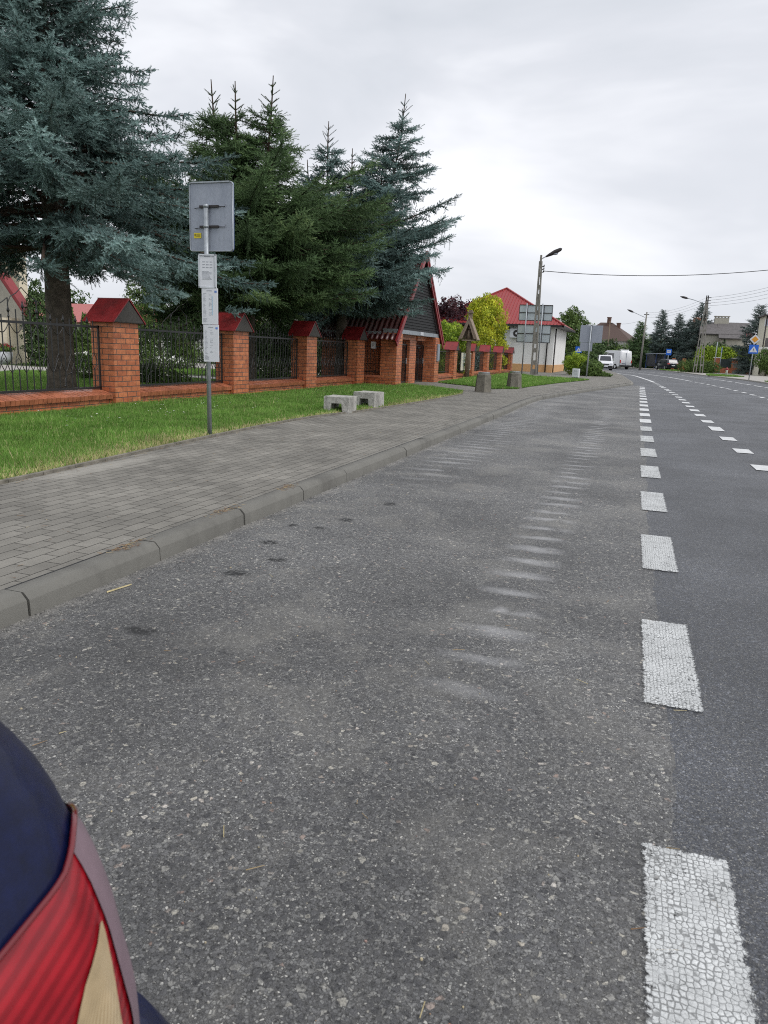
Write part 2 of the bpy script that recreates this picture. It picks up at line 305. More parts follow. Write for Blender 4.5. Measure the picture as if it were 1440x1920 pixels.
def paint_mat(name):
    m,nt,N,L,B=newmat(name); uv=coords(N,L,uv=True); v=coords(N,L)
    wv=tex(N,L,'Noise',45,v,Detail=3.); vm=N.new('ShaderNodeVectorMath'); vm.operation='MULTIPLY_ADD'; vm.inputs[1].default_value=(.009,.009,0); L.new(wv.outputs[1],vm.inputs[0]); L.new(v,vm.inputs[2])
    mp=N.new('ShaderNodeMapping'); mp.inputs['Scale'].default_value=(66,58,1); L.new(vm.outputs[0],mp.inputs[0])
    vo=N.new('ShaderNodeTexVoronoi'); vo.feature='DISTANCE_TO_EDGE'; vo.inputs['Scale'].default_value=1; vo.inputs['Randomness'].default_value=.5; L.new(mp.outputs[0],vo.inputs['Vector'])
    nz=tex(N,L,'Noise',14,v,Detail=4.,Roughness=.65); th=math_(N,L,'MULTIPLY_ADD',nz.outputs[0],.40); th.node.inputs[2].default_value=-.175
    mk=math_(N,L,'MULTIPLY',math_(N,L,'SUBTRACT',vo.outputs['Distance'],th),9,True)
    # ragged border through the stored edge distance
    at=N.new('ShaderNodeAttribute'); at.attribute_name='edge'
    n2=tex(N,L,'Noise',62,v,Detail=4.,Roughness=.75); ed=math_(N,L,'SUBTRACT',at.outputs['Fac'],math_(N,L,'MULTIPLY',n2.outputs[0],.062)); em=math_(N,L,'MULTIPLY',math_(N,L,'ADD',ed,.021),140,True)
    al=math_(N,L,'MULTIPLY',math_(N,L,'MULTIPLY_ADD',mk,.62),em); al.node.inputs[0].default_value=1
    mk2=math_(N,L,'MULTIPLY',mk,.62); mk3=math_(N,L,'ADD',mk2,.38,True); al=math_(N,L,'MULTIPLY',mk3,em)
    g=tex(N,L,'Noise',160,v,Detail=4.,Roughness=.7); rg=ramp(N,[(.3,(.50,.515,.51)),(.65,(.74,.755,.75))]); L.new(g.outputs[0],rg.inputs[0]); g2=tex(N,L,'Noise',7,v,Detail=6.,Roughness=.7); r3=ramp(N,[(.4,.78),(.65,1.08)]); L.new(g2.outputs[0],r3.inputs[0])
    c=mixc(N,L,1.,rg.outputs[0],r3.outputs[0],'MULTIPLY')
    L.new(c,B.inputs['Base Color']); B.inputs['Roughness'].default_value=.6; L.new(al,B.inputs['Alpha'])
    bump(N,L,B,math_(N,L,'ADD',math_(N,L,'MULTIPLY',vo.outputs['Distance'],2.),g.outputs[0]),.5,.004); return m
mt={}
mt['bay']=asphalt('worn_asphalt',True); mt['road']=asphalt('dark_asphalt',False)
mt['paver']=paver_mat('grey_pavers',(.20,.19,.168)); mt['kerb']=simple('kerb_concrete',(.175,.17,.152),.85,var=.10,vscale=3,bmp=.6,bscale=300,stain=(.07,.066,.06))
mt['concrete']=simple('old_concrete',(.24,.23,.205),.9,var=.35,vscale=14,bmp=.8,bscale=60,stain=(.06,.055,.045))
mt['oldc2']=simple('mossy_concrete',(.19,.175,.145),.9,var=.35,vscale=9,bmp=.7,bscale=50,stain=(.06,.06,.04))
mt['brick']=brick_mat('orange_clinker_brick'); mt['cope']=simple('coping_brick',(.46,.16,.085),.28,var=.4,vscale=5,bmp=.15,bscale=40,spec=.7)
mt['redroof']=simple('red_sheet',(.24,.02,.022),.42,var=.35,vscale=4,spec=.5,stain=(.13,.03,.03)); mt['redtrim']=simple('red_trim',(.24,.022,.026),.4,var=.15)
mt['darkboard']=simple('dark_board',(.055,.05,.045),.7,var=.3,vscale=20)
mt['iron']=simple('black_iron',(.012,.012,.013),.42,var=.3,spec=.6)
mt['galv']=simple('galvanised_steel',(.36,.39,.42),.48,.55,var=.18,vscale=18,stain=(.2,.22,.24))
mt['alu']=simple('grey_sign_back',(.33,.36,.42),.5,.35,var=.1,vscale=30,stain=(.24,.27,.33))
mt['white']=simple('white_panel',(.66,.68,.72),.45,var=.03); mt['ink']=simple('printed_ink',(.30,.32,.36),.6,var=.1); mt['blueink']=simple('blue_print',(.12,.22,.55),.5)
mt['lblue']=simple('pale_blue_print',(.35,.5,.62),.5); mt['yellow']=simple('yellow_sticker',(.75,.6,.02),.5); mt['rust']=simple('dark_clamp',(.045,.04,.04),.5,.5)
mt['bark']=simple('spruce_bark',(.085,.07,.055),.95,var=.5,vscale=9,bmp=1.,bscale=22); mt['twig']=simple('brown_twig',(.07,.045,.03),.9)
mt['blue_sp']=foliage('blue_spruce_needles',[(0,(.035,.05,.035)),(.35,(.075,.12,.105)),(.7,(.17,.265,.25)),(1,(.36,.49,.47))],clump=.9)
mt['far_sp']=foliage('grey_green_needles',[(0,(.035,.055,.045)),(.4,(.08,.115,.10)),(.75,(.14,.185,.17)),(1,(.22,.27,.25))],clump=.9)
mt['bbgrey']=simple('pale_sign_back',(.50,.56,.60),.35,.2,var=.06,vscale=3)
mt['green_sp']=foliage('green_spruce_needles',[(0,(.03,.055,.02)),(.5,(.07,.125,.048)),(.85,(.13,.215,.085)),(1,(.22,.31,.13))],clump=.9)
mt['dark_fo']=foliage('dark_green_leaves',[(0,(.03,.055,.02)),(.6,(.07,.12,.04)),(1,(.13,.20,.07))],trans=.15)
mt['mid_fo']=foliage('mid_green_leaves',[(0,(.05,.09,.025)),(.6,(.11,.18,.045)),(1,(.19,.28,.075))],trans=.2)
mt['yel_fo']=foliage('golden_thuja',[(0,(.18,.22,.02)),(.5,(.46,.52,.04)),(.85,(.68,.66,.06)),(1,(.75,.55,.05))],trans=.3)
mt['lime_fo']=foliage('lime_green_leaves',[(0,(.10,.17,.02)),(.5,(.27,.40,.04)),(1,(.50,.60,.07))],trans=.3)
mt['pur_fo']=foliage('purple_leaves',[(0,(.03,.012,.018)),(.6,(.07,.025,.035)),(1,(.12,.05,.05))],trans=.1)
mt['grass']=foliage('grass_blades',[(0,(.11,.22,.035)),(.35,(.185,.36,.065)),(.6,(.30,.48,.11)),(.72,(.42,.50,.16)),(.86,(.60,.52,.28)),(1,(.66,.57,.34))],trans=.25,clump=1.6,cl=(.72,1.2))
mt['soil']=simple('lawn_soil',(.055,.085,.022),.95,var=.35,vscale=4,bmp=.5,bscale=90)
mt['gpath']=simple('garden_path',(.38,.36,.33),.8,var=.12,vscale=4)
mt['plaster']=simple('cream_plaster',(.78,.69,.53),.85,var=.05); mt['wplaster']=simple('white_plaster',(.80,.79,.77),.85,var=.04,stain=(.6,.59,.55))
mt['pplaster']=simple('peach_plinth',(.62,.36,.17),.85,var=.08); mt['gplaster']=simple('grey_plaster',(.42,.40,.34),.9,var=.1,stain=(.3,.29,.25))
mt['glass']=simple('dark_glass',(.03,.035,.045),.08,var=.1,spec=.8); mt['black']=simple('black_plastic',(.015,.015,.016),.5); mt['tyre']=simple('tyre',(.02,.02,.02),.85)
mt['wcar']=simple('white_car_paint',(.72,.73,.75),.25,var=.03,coat=.6); mt['dcar']=simple('dark_car_paint',(.012,.014,.03),.2,var=.1,coat=.8)
mt['navy']=simple('navy_car_paint',(.002,.005,.032),.42,var=.4,vscale=45,coat=.12,spec=.3,bmp=.05,bscale=300); mt['blue']=simple('sign_blue',(.01,.13,.62),.4,var=.05); mt['orange']=simple('orange_red',(.75,.10,.03),.6,var=.05)
mt['wood']=simple('weathered_wood',(.20,.15,.11),.85,var=.35,vscale=12,bmp=.5,bscale=30); mt['brownroof']=simple('brown_roof',(.10,.065,.055),.8,var=.25,vscale=8); mt['eternit']=simple('grey_roof',(.13,.12,.12),.85,var=.3,vscale=5,stain=(.07,.065,.06))
mt['stat']=simple('white_statue',(.72,.72,.72),.7,var=.05); mt['amber']=simple('amber',(.7,.30,.02),.3); mt['redl']=simple('red_lamp',(.45,.01,.01),.2)
mt['silver']=simple('silver_metal',(.6,.62,.64),.3,.8); mt['pebble']=simple('pebbles',(.3,.29,.27),.85,var=.5,vscale=40); mt['flower']=simple('white_petals',(.75,.75,.72),.7)
mt['needle_litter']=simple('dry_needles',(.22,.12,.06),.9,var=.4); mt['paint']=paint_mat('worn_road_paint'); mt['paintfar']=simple('road_paint',(.62,.63,.63),.6,var=.12,vscale=12,stain=(.35,.35,.35))
# ================================================================ SETTING
ZP=.12
def sheet(name,poly,z,mat,kind='structure',thick=0):
    b=MB()
    if thick: b.prism([(x,y,z-thick) for x,y in poly],(0,0,thick))
    else: b.add([(x,y,z) for x,y in poly],[tuple(range(len(poly)))])
    o=b.build(name,mt[mat]); tag(o,kind=kind); return o
def smooth_poly(pts,n=8):
    out=[]
    for i in range(len(pts)-1):
        p0=pts[max(i-1,0)];p1=pts[i];p2=pts[i+1];p3=pts[min(i+2,len(pts)-1)]
        for k in range(n):
            t=k/n
            out.append(tuple(.5*((2*p1[j])+(-p0[j]+p2[j])*t+(2*p0[j]-5*p1[j]+4*p2[j]-p3[j])*t*t+(-p0[j]+3*p1[j]-3*p2[j]+p3[j])*t**3) for j in range(2)))
    out.append(tuple(pts[-1])); return out
def offset(line,d):
    o=[]
    for i,p in enumerate(line):
        a=line[max(i-1,0)]; b=line[min(i+1,len(line)-1)]; t=Vector((b[0]-a[0],b[1]-a[1])).normalized(); o.append((p[0]-t.y*d,p[1]+t.x*d))
    return o
sheet('ground',[(-1200,-300),(1200,-300),(1200,1800),(-1200,1800)],-.03,'soil')
KL=smooth_poly([(-2.74,-6),(-2.74,6),(-2.74,16),(-2.76,22.5),(-2.55,25.5),(-1.7,31.8),(-.75,38),(.05,43.4)],10)
NOSE=smooth_poly([(.05,43.4),(.17,44.6),(.12,47),(-.08,51.1),(-.81,66.6),(-2.5,85.7),(-5.2,97),(-13,108)],6)
RB=smooth_poly([(9.9,-8),(9.9,30),(9.9,60),(9.2,74),(7.5,86),(5.9,103),(3.4,122),(-3,133),(-14,139)],6)
# main carriageway with a slightly uneven seam on the bay side
rng=random.Random(3); seam=[(.25+.006*max(y,0)+rng.uniform(-.012,.012)+.015*math.sin(y*.7)+.008*math.sin(y*5.3),y) for y in [i*.05-6 for i in range(990)]]
sheet('bus_bay_asphalt',[(x-.03,y) for x,y in KL]+[(.05,43.45)]+seam[::-1],0,'bay')
sheet('road',seam+NOSE[1:]+RB[::-1],0,'road')
# pavement slabs
left=[(x-.155,y) for x,y in KL]; nl=offset(NOSE,.155)
sheet('pavement',left+[p for p in nl if p[1]>43.6]+[(-60,108),(-60,62),(-9.0,62),(-9.0,-6)],ZP-.004,'paver')
def kerb(name,line,top0,top1,step=1.09,side=1,mat='kerb',gap=.007,w_=.155):
    L_=[0]; 
    for i in range(1,len(line)): L_.append(L_[-1]+math.dist(line[i],line[i-1]))
    def at(s):
        for i in range(1,len(line)):
            if s<=L_[i] or i==len(line)-1:
                t=(s-L_[i-1])/(L_[i]-L_[i-1]); p=Vector(line[i-1]).lerp(Vector(line[i]),t); d=(Vector(line[i])-Vector(line[i-1])).normalized(); return p,d
    b=MB(); s=0; r=random.Random(5)
    while s<L_[-1]-.2:
        e=min(s+step,L_[-1]); h=top0+(top1-top0)*(s/L_[-1])+r.uniform(-.003,.003); j=r.uniform(-.004,.004); rings=[]
        for q in (s+gap,s+step*.5,e-gap):
            p,d=at(min(q,L_[-1])); nrm=Vector((-d.y,d.x))*side; prof=[(0,-.08),(.006,h-.040),(.010,h-.034),(.038,h-.004),(.044,h),(w_-.004,h),(w_,h-.004),(w_,-.08)]
            rings.append([(p.x+nrm.x*(a+j),p.y+nrm.y*(a+j),z) for a,z in prof])
        n=8; vs=[v for rr in rings for v in rr]; fs=[]
        for k in range(len(rings)-1):
            for i in range(n): fs.append((k*n+i,k*n+(i+1)%n,(k+1)*n+(i+1)%n,(k+1)*n+i))
        b.add(vs,fs,False); b.add(rings[0],[tuple(range(n))[::-1]]); b.add(rings[-1],[tuple(range(n))]); s=e
    o=b.build(name,mt[mat]); tag(o,kind='structure'); o.data.set_sharp_from_angle(angle=R_(50)) if hasattr(o.data,'set_sharp_from_angle') else None; return o
# bay kerb: full height, then a dropped stretch round the nose
kerb('kerb',KL,.128,.11)
kerb('nose_kerb',[p for p in NOSE],.11,.12,mat='concrete')
b=MB()   # dark bedding joint behind and under the kerb stones
kb=offset(KL,.155); kb2=offset(KL,.172); b.add([(x,y,ZP-.002) for x,y in kb+kb2[::-1]],[tuple(range(2*len(kb)))]); tag(b.build('kerb_joint',mt['black']),kind='structure')
# right-hand side of the street
RBk=RB; kerb('far_kerb',RBk,.10,.10,side=-1,mat='concrete')
ro=offset(RBk,-.155); sheet('far_pavement',ro+[(-14,190),(90,190),(90,-8)],.092,'gpath')
def strip(name,line,a,b_,z,mat):
    l1=offset(line,a); l2=offset(line,b_); return sheet(name,l1+l2[::-1],z,mat)
# lawns (flat beds; the blades stand on them)
LE=smooth_poly([(-5.05,-6),(-5.06,2),(-5.10,4.9),(-5.40,8.7),(-5.50,11.9),(-5.20,14.9),(-5.0,19),(-4.95,22.6)],8)
lawn1=[p for p in LE]+[(-5.3,24.3),(-7.9,26.6),(-9.15,24.5),(-9.22,-6)]
sheet('verge_lawn',lawn1,ZP+.012,'soil')
lawn2=[(-7.7,30.2),(-6.2,28.9),(-4.9,27.3),(-4.1,28.4),(-3.95,31.5),(-3.3,38),(-2.3,45.2),(-3.4,45.6),(-5.4,45.9),(-7.95,52),(-8.05,40)]
sheet('far_verge_lawn',lawn2,ZP+.012,'soil')
b=MB()   # sunk concrete edging board between lawn and pavers
oe=offset(LE,-.0)
for i in range(0,len(LE)-1):
    p,q=LE[i],LE[i+1]; t=Vector((q[0]-p[0],q[1]-p[1])).normalized(); p2=(p[0]+t.x*.004,p[1]+t.y*.004); q2=(q[0]-t.x*.004,q[1]-t.y*.004)
    b.bar((*p2,ZP-.01),(*q2,ZP-.01),.05,.07)
tag(b.build('lawn_edging',mt['oldc2']),kind='structure')
# garden behind the fence
sheet('garden_lawn',[(-9.42,-6),(-9.42,24.5),(-10.2,26),(-11.5,30.5),(-8.6,34),(-8.6,61),(-70,61),(-70,-6)],ZP+.01,'soil')
sheet('garden_path',[(-15,-6),(-17,10),(-21.2,21.5),(-15.6,22.4),(-11.2,23.2),(-11,24.8),(-15,24.4),(-24,24.6),(-45,27),(-45,22),(-28,20),(-22,8),(-20,-6)],ZP+.016,'gpath')
sheet('garden_drive',[(-12,31.5),(-30,31.5),(-60,36),(-60,44),(-30,40),(-12,38)],ZP+.018,'gpath')
# road markings: bay line, 24 cm dashes with ragged worn edges
def dash(x0,x1,y0,y1,z=.0085,near=True,name='lane_marking'):
    if not near:
        b=MB(); b.add([(x0,y0,z),(x1,y0,z),(x1,y1,z),(x0,y1,z)],[(0,1,2,3)]); o=b.build(name,mt['paintfar'])
    else:
        m_=.02; xs=[x0-m_,x0+.02,(x0+x1)/2,x1-.02,x1+m_]; ys=[y0-m_,y0+.02,(y0+y1)/2,y1-.02,y1+m_]
        vs=[(x,y,z) for y in ys for x in xs]; fs=[(j*5+i,j*5+i+1,(j+1)*5+i+1,(j+1)*5+i) for j in range(4) for i in range(4)]
        b=MB(); b.add(vs,fs); o=b.build(name,mt['paint'],fix=False); a=o.data.attributes.new('edge','FLOAT','POINT')
        a.data.foreach_set('value',[min(x-x0,x1-x,y-y0,y1-y,.03) for y in ys for x in xs])
    return tag(o,kind='structure')
y=1.05; per=2.08
for i in range(22):
    a=.87+i*per+(.10 if i==0 else 0)
    if a>42: break
    dash(0.158+.0078*a,.158+.0078*a+.25,a,a+1.06,near=i<8)
def line_dashes(line,w_,s0,s1,on,off,name='lane_marking',z=.0085):
    acc=0; b=MB(); segs=[]; cur=[]
    pts=[]
    for i in range(len(line)-1):
        p,q=Vector(line[i]),Vector(line[i+1]); n=max(1,int((q-p).length/.25))
        for k in range(n): pts.append(p.lerp(q,k/n))
    s=0; last=pts[0]; run=[]
    runs=[]
    for p in pts:
        s+=(p-last).length; last=p
        if s<s0 or s>s1: continue
        if off==0 or ((s-s0)%(on+off))<on: run.append((p.x,p.y))
        else:
            if len(run)>1: runs.append(run)
            run=[]
    if len(run)>1: runs.append(run)
    for r_ in runs:
        a=offset(r_,w_/2); c=offset(r_,-w_/2); n=len(r_); vs=[(x,y,z) for x,y in a+c]; b.add(vs,[(i,i+1,n+i+1,n+i) for i in range(n-1)])
    return tag(b.build(name,mt['paintfar']),kind='structure')
SEC=smooth_poly([(1.845,-4),(1.845,11),(1.85,20),(1.86,32.9),(1.45,51),(.95,60),(.15,70.5),(-1.2,77),(-2.2,85)],8)
line_dashes(SEC,.25,14.44,55,1.06,.99); line_dashes(SEC,.22,55.2,90,1,0)
CEN=smooth_poly([(5.5,-4),(5.5,33),(5.3,43.3),(4.7,53.5),(3.27,69.4),(1.9,78),(-.8,89),(-4,98)],8)
line_dashes(CEN,.2,34,64,1.4,1.0); line_dashes(CEN,.2,64,104,1,0)
RL=smooth_poly([(8.5,-4),(8.5,40),(8.17,51.2),(7.07,69.6),(5.3,80),(2.6,93),(-1.5,104),(-6,112)],8)
line_dashes(RL,.2,40,130,3,.35)
for k,(px,py) in enumerate(((1210,713.5),(1225,706.5),(1260,704.5))): pass
b=MB(); 
rr=random.Random(8)
for i in range(26):     # cracks sealed in pale grey across the lane
    pass
# chalk-coloured repair seam across the lane
pts=[(.45+i*.16,33.6+.12*math.sin(i*1.9)+.1*math.sin(i*.8)) for i in range(10)]
for i in range(9): b.add([(pts[i][0],pts[i][1]-.05,.0085),(pts[i+1][0],pts[i+1][1]-.05,.0085),(pts[i+1][0],pts[i+1][1]+.05,.0085),(pts[i][0],pts[i][1]+.05,.0085)],[(0,1,2,3)])
tag(b.build('repair_seam',mt['paintfar']),kind='structure')
# far green islands and verges on the right
def onpoly(pts,z=.1): return [(p[0],p[1]) for p in pts]
sheet('far_grass_island',[(7.6,84),(8.0,91),(10.6,91),(11.2,85),(9.2,82.5)],.105,'grass' if False else 'soil')
sheet('far_grass_strip',[(5.2,112),(3.8,121),(8.6,124),(9.5,113),(7.2,109)],.105,'soil')
sheet('right_grass_verge',[(10.4,60),(10.3,66.5),(16,69),(60,75),(60,60)],.105,'soil')
sheet('far_ground_grass',[(-60,108.5),(-14,112),(-16,140),(-14,185),(-60,185)],.09,'soil')
# ---------------------------------------------------------------- grass blades
def inpoly(x,y,poly):
    ins=np.zeros(len(x),bool); j=len(poly)-1
    for i in range(len(poly)):
        xi,yi=poly[i]; xj,yj=poly[j]
        c=((yi>y)!=(yj>y))&(x<(xj-xi)*(y-yi)/((yj-yi) or 1e-9)+xi); ins^=c; j=i
    return ins
def blades(name,poly,bands,z,seed=1,label=None,dry_line=None):
    R=np.random.RandomState(seed); Vs=[];Ts=[]; P=np.array(poly); x0,y0=P.min(0); x1,y1=P.max(0)
    for (ya,yb,dens,h,wd) in bands:
        a=max(ya,y0); b_=min(yb,y1)
        if b_<=a: continue
        n=int((x1-x0)*(b_-a)*dens); x=R.uniform(x0,x1,n); y=R.uniform(a,b_,n); k=inpoly(x,y,poly); x=x[k];y=y[k]; n=len(x)
        cl=np.sin(x*2.3+1.7*np.sin(y*1.3))*np.cos(y*1.9+np.sin(x*3.1))+.6*np.sin(x*7+y*5)*np.cos(y*8-x*3)
        hh=h*(.65+.35*R.rand(n)+.28*cl.clip(-.6,1))*(1+.8*(R.rand(n)>.97)); t=R.beta(2.2,2.8,n)*.66+.07*cl+.04*np.sin(x*.9+y*.6)
        if dry_line is not None:
            ex=np.interp(y,dry_line[1],dry_line[0]); d=(ex-x); dry=np.exp(-(d.clip(0,9)/(.30+.62*np.clip(np.sin(y*.55-2.55),0,1)))**1.5)
            m=R.rand(n)<dry*.92; t=np.where(m,R.uniform(.66,1,n),t); hh=np.where(m,hh*.6,hh)*np.where(d<.07,.45,1)
        m=R.rand(n)<.045; t=np.where(m,R.uniform(.7,1,n),t)
        ang=R.uniform(0,2*np.pi,n); lean=R.uniform(.1,.75,n)*hh; la=R.uniform(0,2*np.pi,n)
        dx=np.cos(ang)*wd;dy=np.sin(ang)*wd
        A=np.stack([x-dx,y-dy,np.full(n,z)],1);B=np.stack([x+dx,y+dy,np.full(n,z)],1)
        T=np.stack([x+np.cos(la)*lean,y+np.sin(la)*lean,z+hh],1)
        Vs.append(np.stack([A,B,T],1).reshape(-1,3)); Ts.append(t)
    o=np_mesh(name,np.concatenate(Vs),3,np.concatenate(Ts),mt['grass']); return tag(o,label,'grass',kind='stuff')
LEy=[p[1] for p in LE]; LEx=[p[0] for p in LE]
blades('verge_grass',[(x-.03,y) for x,y in LE]+[(-5.3,24.3),(-7.9,26.6),(-9.15,24.5),(-9.22,2)]+[(-5.06,2)],[(2,7,5200,.085,.0045),(7,12,4200,.085,.0055),(12,18,2600,.085,.008),(18,27,1500,.08,.010)],ZP+.01,1,'green verge grass between the brick fence and the pavement, dry at its edge',(LEx,LEy))
blades('far_verge_grass',lawn2,[(27,36,1100,.09,.013),(36,53,600,.1,.02)],ZP+.01,2,'green grass strip behind the two concrete bins')
blades('garden_grass',[(-9.45,4),(-9.45,24.2),(-10.9,24),(-11.2,23.2),(-15.6,22.4),(-21.2,21.5),(-19,14),(-17,4)],[(4,14,900,.07,.008),(14,25,650,.07,.011)],ZP+.008,3,'mown garden lawn behind the iron fence railings')
blades('far_garden_grass',[(-10,25),(-45,27.5),(-45,34),(-30,31.3),(-12,31.3)],[(25,36,260,.08,.02)],ZP+.008,4,'mown lawn beyond the garden path')
blades('street_corner_grass',[(7.6,84),(8.0,91),(10.6,91),(11.2,85),(9.2,82.5)],[(82,92,220,.13,.04)],.1,5,'small bright grass patch round the hydrant')
blades('street_strip_grass',[(5.2,112),(3.8,121),(8.6,124),(9.5,113),(7.2,109)],[(108,125,130,.14,.05)],.1,6,'grass strip in front of the dark parked car')
blades('right_corner_grass',[(10.4,60),(10.3,66.5),(16,69),(30,72),(30,60)],[(60,75,220,.12,.035)],.1,7,'grass verge at the right edge by the priority sign')
# daisies in the verge
def daisies():
    R=np.random.RandomState(9); V=[]
    for (cx,cy,sx,sy,n) in ((-7.6,9.6,.5,.9,26),(-7.9,11.3,.5,.7,26),(-8.1,12.9,.4,.6,22),(-7.4,14.5,.8,.8,10),(-7.8,17.6,.8,1.2,20),(-7.6,21,.8,1.4,16),(-6.5,8,.9,1.5,10),(-6.9,19.5,.8,2,12)):
        for k in range(n):
            x=cx+R.randn()*sx;y=cy+R.randn()*sy
            if x>-5.7 or x<-9.1: continue
            z=ZP+R.uniform(.06,.10); r=R.uniform(.010,.017); t=R.uniform(-.5,.5,2)
            for s in range(6):
                a=s*math.pi/3;b=a+math.pi/3
                V+= [(x,y,z),(x+r*math.cos(a),y+r*math.sin(a),z+r*t[0]*math.cos(a)),(x+r*math.cos(b),y+r*math.sin(b),z+r*t[0]*math.cos(b))]
    o=np_mesh('daisies',np.array(V),3,None,mt['flower']); tag(o,'tiny white daisies scattered in the verge grass','flowers',kind='stuff')
daisies()
# loose grit on the bay and litter on the pavement
def grit():
    R=np.random.RandomState(11); V=[];T=[]
    def stone(x,y,z,r,t):
        a=R.uniform(0,6.28); sq=R.uniform(.55,1); n=6; top=[]; base=[]
        for k in range(n):
            q=a+k*6.28/n; rr=r*R.uniform(.75,1.1); base.append((x+rr*math.cos(q),y+rr*sq*math.sin(q),z-.002)); top.append((x+rr*.6*math.cos(q),y+rr*.6*sq*math.sin(q),z+r*R.uniform(.45,.8)))
        c=(x,y,z+r*.75)
        for k in range(n):
            j=(k+1)%n
            V.extend([base[k],base[j],top[j],base[k],top[j],top[k],top[k],top[j],c]); T.extend([t]*3)
    for i in range(900):
        y=1.0+R.exponential(1.7); x=R.uniform(-2.6,.1)
        if y>9: continue
        stone(x,y,.0,R.uniform(.0022,.0058)*(1.5 if R.rand()>.96 else 1),R.rand())
    for i in range(1500):
        y=2+20*R.rand()**1.5; x=-2.74+abs(R.randn())*.09
        stone(x,y,.0,R.uniform(.003,.008),R.rand()*.8)
    for i in range(90):
        y=2.6+R.rand()*9; x=R.uniform(-4.9,-2.9); stone(x,y,ZP-.004,R.uniform(.002,.006),.6+.4*R.rand())
    m=foliage('grit_stone',[(0,(.10,.10,.10)),(.5,(.22,.215,.20)),(.8,(.36,.35,.32)),(.9,(.5,.42,.26)),(.95,(.25,.10,.07)),(1,(.55,.53,.5))],rough=.8,clump=30)
    o=np_mesh('loose_grit',np.array(V),3,T,m); tag(o,'loose stone chips scattered over the bus bay and along the kerb','gravel',kind='stuff')
grit()
def litter():
    R=np.random.RandomState(12); V=[];T=[]
    def stick(x,y,z,l,w_,a,t):
        dx,dy=math.cos(a)*l/2,math.sin(a)*l/2; nx,ny=-math.sin(a)*w_,math.cos(a)*w_
        p=[(x-dx-nx,y-dy-ny,z),(x+dx-nx,y+dy-ny,z+.002),(x+dx,y+dy,z+w_*2),(x-dx,y-dy,z+w_*2),(x+dx+nx,y+dy+ny,z+.002),(x-dx+nx,y-dy+ny,z)]
        V.extend([p[0],p[1],p[2],p[0],p[2],p[3],p[3],p[2],p[4],p[3],p[4],p[5]]); T.extend([t]*4)
    for i in range(850):   # dry needles by the kerb joints and lawn edge
        c=R.rand()
        if c<.35: s=R.choice([3.65,4.78,5.9,2.45])*1.0; x=-2.86+R.randn()*.03; y=s+R.randn()*.10; z=ZP+.008
        elif c<.9: y=R.uniform(3,20); x=np.interp(y,LEy,LEx)+R.randn()*.05+.05; z=ZP
        else: x=R.uniform(-5,-2.9);y=R.uniform(2.5,12);z=ZP
        stick(x,y,z,R.uniform(.015,.05),.0011,R.uniform(0,3.14),R.uniform(.1,.9))
    for i in range(46):
        x=R.uniform(-2.6,1.6);y=1.2+R.exponential(2); stick(x,y,.006,R.uniform(.015,.06),.0013,R.uniform(0,3.14),R.uniform(.5,1))
    stick(-2.62,3.25,.003,.17,.004,1.35,.95)
    m=foliage('dry_litter',[(0,(.12,.05,.025)),(.5,(.22,.13,.07)),(1,(.5,.43,.24))],rough=.8,clump=20)
    o=np_mesh('needle_litter',np.array(V),3,T,m); tag(o,'dry brown needles and straws lying along the pavement edges','litter',kind='stuff')
litter()
